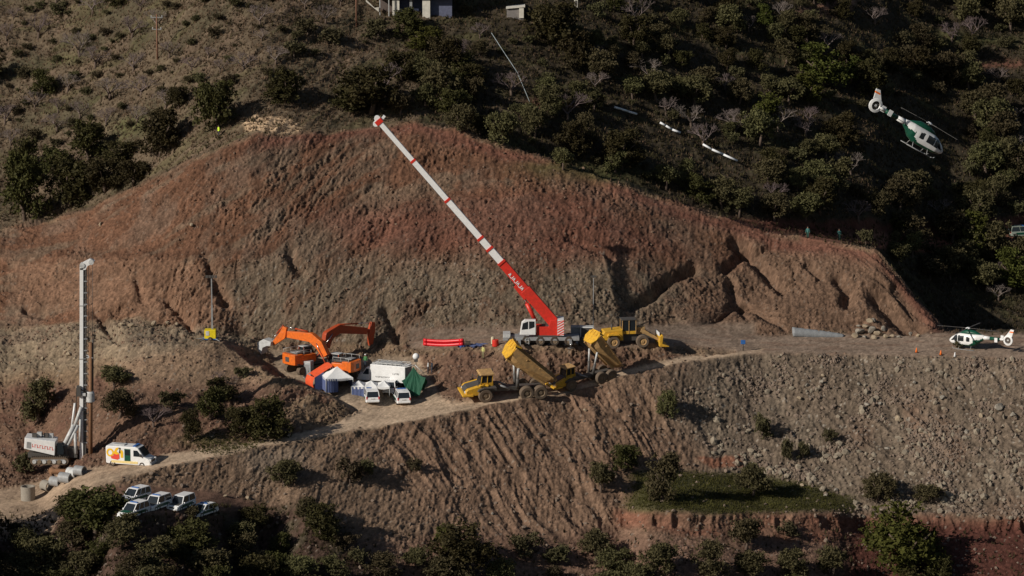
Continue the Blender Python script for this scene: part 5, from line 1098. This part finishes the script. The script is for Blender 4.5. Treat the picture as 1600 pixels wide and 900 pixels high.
# thin lighting mast behind the crane
tb_ = T(927, 520); e = empty('thin_mast', tb_, 'very thin grey mast standing against the cut behind the crane', 'mast'); ht = float(at(927, 432, tb_.y)[2])-tb_.z
m = MB(); m.tube((0, 0, 0), (0, 0, ht), .07, GRY, .04, 8); m.build('pole', e); m = MB(); m.box((0, 0, ht), (.8, .2, .25), DGR); m.build('floodlight', e)
for t in (0, 2.1, 4.2): m = MB(); m.tube((0, 0, .5), (math.cos(t)*.6, math.sin(t)*.6, .03), .04, GRY, n=6); m.build('stay', e)
# boxes, tarps and reels beside the crane
e = empty('site_container', T(901, 531), 'small grey site container right of the crane counterweight', 'container'); m = MB(); m.box((0, 0, 1.05), (1.6, 1.6, 1.7), GRY); m.build('box', e, .03)
m = MB(); [m.bar((x, -.82, .2), (x, -.82, 1.9), .08, .05, LGR) for x in (-.78, .78)]; m.bar((-.8, -.82, 1.9), (.8, -.82, 1.9), .08, .05, LGR); m.build('frame', e)
e = empty('generator', T(917, 533), 'white framed generator with dark opening between container and raised dump body', 'generator'); m = MB(); m.box((0, 0, 1.0), (1.7, 1.4, 1.9), DGR); m.build('housing', e, .03)
m = MB(); [m.bar((x, -.74, .1), (x, -.74, 2.05), .12, .08, WHITE) for x in (-.85, .85)]; m.bar((-.9, -.74, 2.02), (.9, -.74, 2.02), .12, .1, WHITE); m.box((0, 0, 2.0), (1.8, 1.5, .08), LGR); m.build('frame', e)
e = empty('cable_reel', T(912, 540), 'dark round cable reel on the ground in front of the generator', 'cable reel'); m = MB(); m.lathe([(.001, -.4), (.6, -.4), (.6, -.3), (.35, -.28), (.35, .28), (.6, .3), (.6, .4), (.001, .4)], DGR, 18, (0, 0, .6), 'y'); m.build('reel', e)
def cloth(name, u, v, w_, d_, m_, lab):
    p = T(u, v); g = [[(x*w_/8-w_/2, y*d_/5-d_/2+.12*math.sin(x*1.7), .12+.10*math.sin(x*2.1+y*1.3)+.07*math.cos(y*2.7+x)) for y in range(6)] for x in range(9)]
    m = MB(); m.sheet(g, m_, True); m.sheet([[(a, b, c-.12) for a, b, c in r_] for r_ in g], m_, True); o = m.build(name, None, loc=p); return tag(o, lab, 'tarpaulin')
cloth('tarpaulin', 888, 537, 2.6, 1.6, WHF, 'crumpled white tarpaulin on the ground under the crane counterweight'); cloth('tarpaulin', 862, 537, 2.2, 1.2, mat('pale_blue_fabric', (.35, .42, .55), .8), 'crumpled pale blue tarpaulin beside the crane wheels')
cloth('tarpaulin', 745, 540, 3.0, 1.6, BLUF, 'crumpled blue tarpaulin between the red pipes and the red drum'); cloth('tarpaulin', 722, 542, 1.2, .8, mat('blue_fabric_dark', (.06, .12, .35), .8), 'small dark blue tarpaulin under the end of the red pipes')
for i, (dv, du) in enumerate(((0, 0), (2.6, 1), (1, 0))):
    a, b = T(662, 541-dv), T(724+du, 541-dv)
    if i == 2: a.z += .42; b.z += .42
    m = MB(); k = 10; pts = [a.lerp(b, t/k)+Vector((0, 0, .24-.18*math.sin(math.pi*t/k)+.1)) for t in range(k+1)]; pts = [p-a for p in pts]
    for j in range(k): m.tube(pts[j], pts[j+1], .23, mat('red_plastic', (.72, .02, .03), .35), n=12, caps=j in (0, k-1))
    o = m.build('red_pipe', None, loc=a); tag(o, ('front red sagging pipe of three on the ground left of the crane', 'rear red sagging pipe of three on the ground left of the crane', 'topmost red pipe lying on two others left of the crane')[i], 'pipe', 'red pipes left of the crane')
m = MB(); m.lathe([(.25, 0), (.38, .0), (.38, .7), (.25, .7), (.25, 0)], BLK, 14, (0, 0, .38), 'x'); tag(m.build('black_pipe_collar', None, loc=T(727, 541)), 'black open pipe collar at the right end of the red pipes', 'pipe collar')
m = MB(); m.lathe([(.001, 0), (.42, 0), (.44, .1), (.44, .8), (.42, .9), (.001, .9)], RED_P, 16); o = m.build('red_drum', None, loc=T(774, 541)); tag(o, 'red drum on the ground left of the crane front', 'drum'); m = MB()
m.lathe([(.001, 0), (.25, 0), (.25, .75), (.2, .95), (.001, 1.0)], mat('cream_plastic', (.6, .52, .36), .6), 14); tag(m.build('cream_canister', None, loc=T(770, 537)), 'cream coloured canister standing behind the red drum', 'canister')

# concrete pipes by the drilling rig
def ring(u, v, r_, L_, rot, m_, lab, up=0):
    m = MB(); m.lathe([(r_*.82, -L_/2), (r_, -L_/2), (r_, L_/2), (r_*.82, L_/2), (r_*.82, -L_/2)], m_, 22); o = m.build('concrete_pipe', None)
    p = T(u, v); o.location = p+Vector((0, 0, (r_ if rot is not None else L_/2)+up)); 
    if rot is not None: o.rotation_euler = (math.pi/2, 0, rad(rot))
    return tag(o, lab, 'concrete pipe', 'concrete pipes below the drilling rig')
ring(44, 781, .90, 1.75, None, CONC, 'upright concrete pipe standing at the left end of the pipe pile')
ring(74, 768, .7, 1.5, 40, CONC, 'dark lying pipe next to the upright concrete pipe'); ring(88, 760, .62, 1.5, 55, GRY, 'lying pipe second right of the upright concrete pipe'); ring(103, 755, .68, 1.6, 62, GRY, 'bluish grey lying pipe in the middle of the pile')
ring(114, 746, .62, 1.4, 50, LGR, 'pale grey lying pipe at the upper right of the pile'); ring(125, 743, .62, 1.3, 62, GRY, 'rightmost lying pipe just under the rig mast'); ring(84, 744, .5, 1.6, 20, RUST, 'rusty short pipe lying above the other pipes')
ring(98, 741, .34, 2.6, 80, RUST, 'long thin rusty pipe lying under the rig body')

# boulders
def boulder(u, v, w_, lab, m_, grp, seed, flatn=.7):
    q = random.Random(seed); bm = bmesh.new(); bmesh.ops.create_icosphere(bm, subdivisions=2, radius=.5); sx, sy, sz = q.uniform(.9, 1.2), q.uniform(.8, 1.1), q.uniform(.6, .9)*flatn/.7
    pl = [(Vector((q.gauss(0, 1), q.gauss(0, 1), q.gauss(0, 1))).normalized(), q.uniform(.2, .38)) for _ in range(11)]
    for x in bm.verts:
        for n_, d_ in pl:
            s_ = x.co.dot(n_)-d_
            if s_ > 0: x.co -= n_*s_
        x.co = Vector((x.co.x*sx, x.co.y*sy, x.co.z*sz))*w_
    me = bpy.data.meshes.new('boulder'); bm.to_mesh(me); bm.free(); me.materials.append(m_); o = bpy.data.objects.new('boulder', me); col.objects.link(o); o.location = T(u, v)+Vector((0, 0, w_*.22)); o.rotation_euler.z = q.random()*6
    return tag(o, lab, 'boulder', grp)
STN = mat('ochre_boulder', (.33, .26, .18), .9, sc=2, var=.25); STG = mat('grey_boulder', (.27, .24, .20), .9, sc=2, var=.25); bi = []
for i, (u, v, s_) in enumerate(((1335, 527, 1.5), (1345, 521, 1.9), (1352, 512, 1.5), (1362, 519, 2.1), (1358, 505, 1.5), (1366, 503, 1.2), (1373, 524, 1.6), (1381, 517, 1.5), (1383, 528, 1.2), (1352, 529, 1.3), (1366, 529, 1.4), (1341, 511, 1.0), (1394, 527, .9), (1423, 524, 1.0), (1435, 526, .9), (1405, 528, .8))):
    o = boulder(u, v, s_*.85, None, (STN, STG)[i % 2], 'boulders piled at the foot of the cut', i); bi.append((o, 'boulder', u, v, 40))
for i, (u, v, s_) in enumerate(((1286, 588, .8), (1284, 598, .9), (1260, 604, .8), (1249, 624, .8), (1355, 634, 1.0), (1375, 633, .9), (1404, 657, 1.4), (1472, 624, 1.1), (1563, 641, 1.7), (1533, 652, .9), (1583, 650, 1.3), (1157, 616, .7), (914, 642, .6), (1510, 676, .9), (1386, 702, .8), (1204, 735, .7), (1306, 768, .9), (1290, 775, .8), (1253, 760, .7), (735, 690, .5), (770, 804, .6), (766, 818, .6), (1500, 609, .9), (1428, 600, .8), (1592, 675, 1.0), (1342, 602, .8))):
    o = boulder(u, v, s_, None, (STN, STG, STG)[i % 3], 'boulders on the spoil slope', 50+i); bi.append((o, 'pale boulder', u, v, 40))
for i, (u, v, s_) in enumerate(((66, 562, .7), (83, 571, .9), (108, 556, .9), (118, 562, .6), (60, 596, 1.0), (205, 510, 1.0), (240, 508, 1.2), (262, 507, .9), (276, 508, .7), (190, 508, .8), (230, 559, .5), (157, 352, 1.0), (300, 353, .8), (388, 780, .8), (352, 776, .6))):
    o = boulder(u, v, s_, None, STN, 'boulders on the left banks', 90+i); bi.append((o, 'ochre boulder', u, v, 40))
LMK.extend([('the boulder heap', 1360, 518), ('the concrete pipes', 80, 765), ('the dirt road bend', 150, 745)])
sz0 = sizeword; sizeword = lambda k, w: ''
label_all(bi, {'boulder': 'boulders', 'pale boulder': 'pale boulders', 'ochre boulder': 'ochre boulders'}, {'boulder': 'boulder', 'pale boulder': 'pale angular boulder', 'ochre boulder': 'ochre boulder'})
# long grey heap by the foot of the cut
a, b = T(1238, 519), T(1318, 524); m = MB(); k = 24; secs = []
for i in range(k+1):
    t = i/k; c_ = a.lerp(b, t)-a; h_ = .6*(1-t)**.6+.12+.03*math.sin(i*1.9); r_ = 1.4*(1-t*.4); secs.append([(c_.x, c_.y-r_, c_.z-.3), (c_.x+.1, c_.y-r_*.35, c_.z+h_*.75), (c_.x, c_.y, c_.z+h_+.02*math.sin(i*3.1)), (c_.x, c_.y+r_*.5, c_.z+h_*.7), (c_.x, c_.y+r_, c_.z-.3)])
m.loft(secs, SLATE); tag(m.build('gravel_heap', None, loc=a), 'long low blue-grey gravel heap at the foot of the red cut', 'gravel heap')

# small things on the platform
e = empty('blue_sign', T(1161, 548), 'small blue sign on a short post at the road edge', 'sign'); m = MB(); m.tube((0, 0, 0), (0, 0, 1.3), .07, DGR, n=8); m.build('post', e); m = MB(); m.box((0, 0, 1.2), (.62, .25, .55), BLU); m.build('panel', e, .03)
for u, v, l_ in ((1432, 551, 'red marker cone on the platform, leftmost of three'), (1470, 555, 'red marker cone in the middle of three on the platform'), (1492, 558, 'pale marker cone, rightmost of three on the platform')):
    e = empty('marker_cone', T(u, v), l_, 'cone', 'marker cones near the parked helicopter'); m = MB(); m.tube((0, 0, .04), (0, 0, .7), .2, ORGV if u < 1480 else WHITE, .04, 12); m.build('cone_body', e); m = MB(); m.box((0, 0, .03), (.5, .5, .05), BLK); m.build('base', e)

# people: one continuous skinned body each
def person(u, v, head, lab, top, legs, pose='stand', hat=None, h=1.78, vest=None, Y_=None):
    p = T(u, v); e = empty('person', p, lab, 'person'); e.rotation_euler.z = rad(head)
    k = h/1.78; J = {}; vs_ = []; ed = []; rr = []
    def a(n, x, y, z, r_, par=None):
        J[n] = len(vs_); vs_.append((x*k, y*k, z*k)); rr.append(r_*k)
        if par: ed.append((J[par], J[n]))
    if pose == 'sit': dz = -.42
    else: dz = 0
    a('pelvis', 0, 0, .95+dz, .15); a('waist', 0, 0, 1.1+dz, .13, 'pelvis'); a('chest', .01, 0, 1.32+dz, .165, 'waist'); a('neck', .01, 0, 1.50+dz, .06, 'chest'); a('jaw', .03, 0, 1.58+dz, .08, 'neck'); a('head', .02, 0, 1.68+dz, .105, 'jaw')
    for s_, n_ in ((1, 'l'), (-1, 'r')):
        sw = .12*s_ if pose == 'walk' else .02*s_
        a('sh'+n_, 0, .19*s_, 1.44+dz, .07, 'chest'); a('el'+n_, -sw*.5, .27*s_, 1.16+dz, .048, 'sh'+n_); a('wr'+n_, .10-sw, .27*s_, .92+dz, .034, 'el'+n_); a('hd'+n_, .14-sw, .26*s_, .83+dz, .045, 'wr'+n_)
        if pose == 'sit': a('hip'+n_, .03, .1*s_, .5, .10, 'pelvis'); a('kn'+n_, .42, .14*s_, .52, .07, 'hip'+n_); a('an'+n_, .45, .14*s_, .08, .05, 'kn'+n_); a('ft'+n_, .6, .15*s_, .04, .045, 'an'+n_)
        else: a('hip'+n_, 0, .1*s_, .86, .105, 'pelvis'); a('kn'+n_, .04+sw*.8, .11*s_, .49, .075, 'hip'+n_); a('an'+n_, sw*1.6, .11*s_, .08, .05, 'kn'+n_); a('ft'+n_, .15+sw*1.6, .12*s_, .04, .045, 'an'+n_)
    me = bpy.data.meshes.new('body'); me.from_pydata(vs_, ed, []); o = bpy.data.objects.new('body', me); col.objects.link(o)
    sk = o.modifiers.new('skin', 'SKIN'); 
    for i, d_ in enumerate(me.skin_vertices[0].data): d_.radius = (rr[i], rr[i]*(1.0 if i > 2 else 1.15)); d_.use_root = (i == 0)
    o.modifiers.new('sub', 'SUBSURF').levels = 2
    dg = bpy.context.evaluated_depsgraph_get(); dg.update(); m2 = bpy.data.meshes.new_from_object(o.evaluated_get(dg)); bpy.data.objects.remove(o)
    m2.materials.clear(); [m2.materials.append(q) for q in (top, legs, SKIN, BLK)]
    for f in m2.polygons:
        z = f.center.z/k-dz; f.use_smooth = True
        f.material_index = 2 if z > 1.52 or (abs(f.center.y) > .2*k and z < .9) else (0 if z > .97 else 1)
        if f.center.z/k < .1: f.material_index = 3
    b = bpy.data.objects.new('body', m2); col.objects.link(b); b.parent = e
    m = MB(); hz = (1.70+dz)*k; m.lathe([(.125*k, 0), (.13*k, .05*k), (.09*k, .12*k), (.001, .145*k)], hat or HAIR, 12, (.01, 0, hz)); m.build('helmet' if hat else 'hair', b)
    if vest:
        m = MB(); m.lathe([(.20*k, (.98+dz)*k), (.19*k, (1.15+dz)*k), (.215*k, (1.35+dz)*k), (.17*k, (1.47+dz)*k)], vest, 14); m.v = [(x*.85, y*1.15, z) for x, y, z in m.v]; m.build('vest', b)
    return e
person(342, 215, 200, 'person in a bright yellow high-visibility vest and dark trousers on the hill crest', YELV, NAVY, 'stand', vest=YELV)
person(1262, 373, 250, 'person in dark green clothes on the crest, left of two', mat('teal_jacket', (.05, .16, .15), .8), DGRN, 'walk'); person(1311, 376, 280, 'person in dark green clothes on the crest, right of two', mat('teal_jacket', (.05, .16, .15), .8), DGRN, 'stand')
person(554, 590, 260, 'person in bright yellow vest beside the lorry bonnet', YELV, NAVY, 'stand', vest=YELV, hat=mat('orange_helmet', (.8, .2, .02), .4))
person(561, 587, 240, 'person in orange behind the yellow-vested person', ORGV, NAVY, 'stand'); person(571, 574, 250, 'person in green high-visibility vest above the lorry cab', mat('green_vest', (.08, .25, .09), .7), NAVY, 'stand', hat=WHITE)
person(675, 584, 200, 'person in dark clothing right of the green tent', NAVY, NAVY, 'stand'); person(669, 584, 190, 'person in pale jacket right of the green tent', LGR, NAVY, 'stand')
person(755, 560, 230, 'person in pale yellow jacket on the bank left of the raised body', mat('pale_yellow_jacket', (.55, .52, .2), .8), mat('khaki_trousers', (.25, .22, .12), .8), 'stand')

# poles, building, hillside pipes
def pole(u, vb, vt, lab, arms):
    p = T(u, vb); e = empty('utility_pole', p, lab, 'utility pole', 'utility poles on the hill'); ht = float(at(u, vt, p.y)[2])-p.z
    m = MB(); m.tube((0, 0, -.5), (0, 0, ht), .15, WOOD, .10, 10); m.build('pole', e)
    for dz, w_ in arms:
        m = MB(); m.bar((-w_, 0, ht-dz), (w_, 0, ht-dz), .12, .12, GRY); ar = m.build('crossarm', e)
        for x in (-w_*.9, 0, w_*.9): m = MB(); m.tube((x, 0, ht-dz), (x, 0, ht-dz+.3), .06, LGR, n=8); m.build('insulator', ar)
    return e
pole(246, 92, 22, 'reddish wooden utility pole with crossarms on the left hill', [(.5, .9), (2.3, .7)]); pole(557, 42, -50, 'thin utility pole left of the unfinished building', [(.6, .9)])
bp_ = T(645, 24); e = empty('unfinished_building', bp_, 'unfinished house with white wall panels and dark openings at the top edge', 'building')
def Bd(u, v, dy=0): x, y, z = at(u, v, bp_.y+dy); return (float(x)-bp_.x, dy, float(z)-bp_.z)
zt = 7.5; zb = -1.5
def wallp(u0, u1, d, m_, nm, z1=zt, z0=zb): 
    x0_, x1_ = Bd(u0, 10)[0], Bd(u1, 10)[0]; m = MB(); m.box(((x0_+x1_)/2, d, (z0+z1)/2), (x1_-x0_, .3, z1-z0), m_); return m.build(nm, e)
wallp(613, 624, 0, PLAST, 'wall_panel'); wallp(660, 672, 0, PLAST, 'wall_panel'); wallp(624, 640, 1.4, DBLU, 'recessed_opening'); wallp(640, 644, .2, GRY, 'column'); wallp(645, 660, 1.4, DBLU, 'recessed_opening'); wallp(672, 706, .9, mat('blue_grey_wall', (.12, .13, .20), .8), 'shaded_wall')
m = MB(); xa, xb = Bd(592, 10)[0], Bd(706, 10)[0]; m.box(((xa+xb)/2, 4.6, (zt+zb)/2), (xb-xa, 6.5, zt-zb), mat('raw_grey_brown_wall', (.13, .10, .09), .9)); m.build('rear_block', e); m = MB(); m.box(((xa+xb)/2, 3.6, zt+.15), (xb-xa+1, 9, .3), mat('dark_concrete', (.18, .16, .15), .9)); m.build('roof_slab', e); m = MB(); m.box(((xa+xb)/2, 3.6, 2.7), (xb-xa+.4, 8.2, .28), mat('dark_concrete', (.18, .16, .15), .9)); m.build('floor_slab', e)
for u in (593, 607): wallp(u, u+1.2, -.2, LGR, 'scaffold_post')
m = MB(); p0, p1 = Bd(572, 2), Bd(592, 18); m.prism([(p0[0], p0[2]), (p1[0], p1[2]), (p1[0], p1[2]+1.0-.3), (p1[0]-.6, p1[2]+.6), (p0[0], p0[2]+.35)], -.6, -.35, PLAST); m.build('stair_wall', e)
p_ = T(805, 30); e = empty('small_white_hut', p_, 'low whitewashed hut half hidden by trees at the top edge', 'hut'); m = MB(); m.box((0, 1.6, .7), (2.6, 3, 1.8), mat('shaded_whitewash', (.22, .20, .19), .85)); m.build('wall', e); m = MB(); m.prism([(-1.4, 1.6), (-1.4, 1.7), (1.5, 2.0), (1.5, 1.85)], -.2, 3.4, PLAST); m.build('roof', e); m = MB(); m.box((.95, -.02, .95), (.7, .3, 1.5), PLAST); m.build('sunlit_strip', e)  # pale front strip paints the sunlit part, the wall tone holds the shade
p_ = T(900, 14); e = empty('white_post_box', p_, 'tiny white meter box standing among the trees at the top edge', 'meter box'); m = MB(); m.box((0, 0, .9), (.55, .4, 1.3), PLAST); m.build('box', e, .02); m = MB(); m.box((0, -.22, .95), (.3, .03, .8), DGR); m.build('door', e)
for i, pts in enumerate((((960, 174), (970, 177), (982, 181), (995, 185)), ((1031, 198), (1040, 203), (1050, 209), (1063, 214)), ((1098, 232), (1112, 240), (1130, 248), (1152, 258)))):
    W = [T(u, v+1) for u, v in pts]; 
    W = [p+Vector((0, -.4, .8)) for p in W]
    m = MB(); o0 = W[0]
    for j in range(3): m.tube(W[j]-o0, W[j+1]-o0, .16, mat('white_pipe_plastic', (.80, .82, .84), .5, var=.04), n=10)
    tag(m.build('white_pipe', None, loc=o0), ('upper left white pipe length lying on the dark slope', 'middle white pipe length lying on the dark slope', 'lower right and longest white pipe length on the dark slope')[i], 'pipe', 'white pipe lengths on the dark slope')
W = [T(768, 84), T(790, 112), T(808, 135), T(829, 166)]; W = [p+Vector((0, -.5, q)) for p, q in zip(W, (3.2, 2.6, 2.2, .4))]; m = MB()
for j in range(3): m.tube(W[j]-W[0], W[j+1]-W[0], .05, mat('pale_cable', (.35, .40, .42), .6), n=6)
tag(m.build('hillside_cable', None, loc=W[0]), 'thin pale cable slanting over the trees of the upper slope', 'cable')
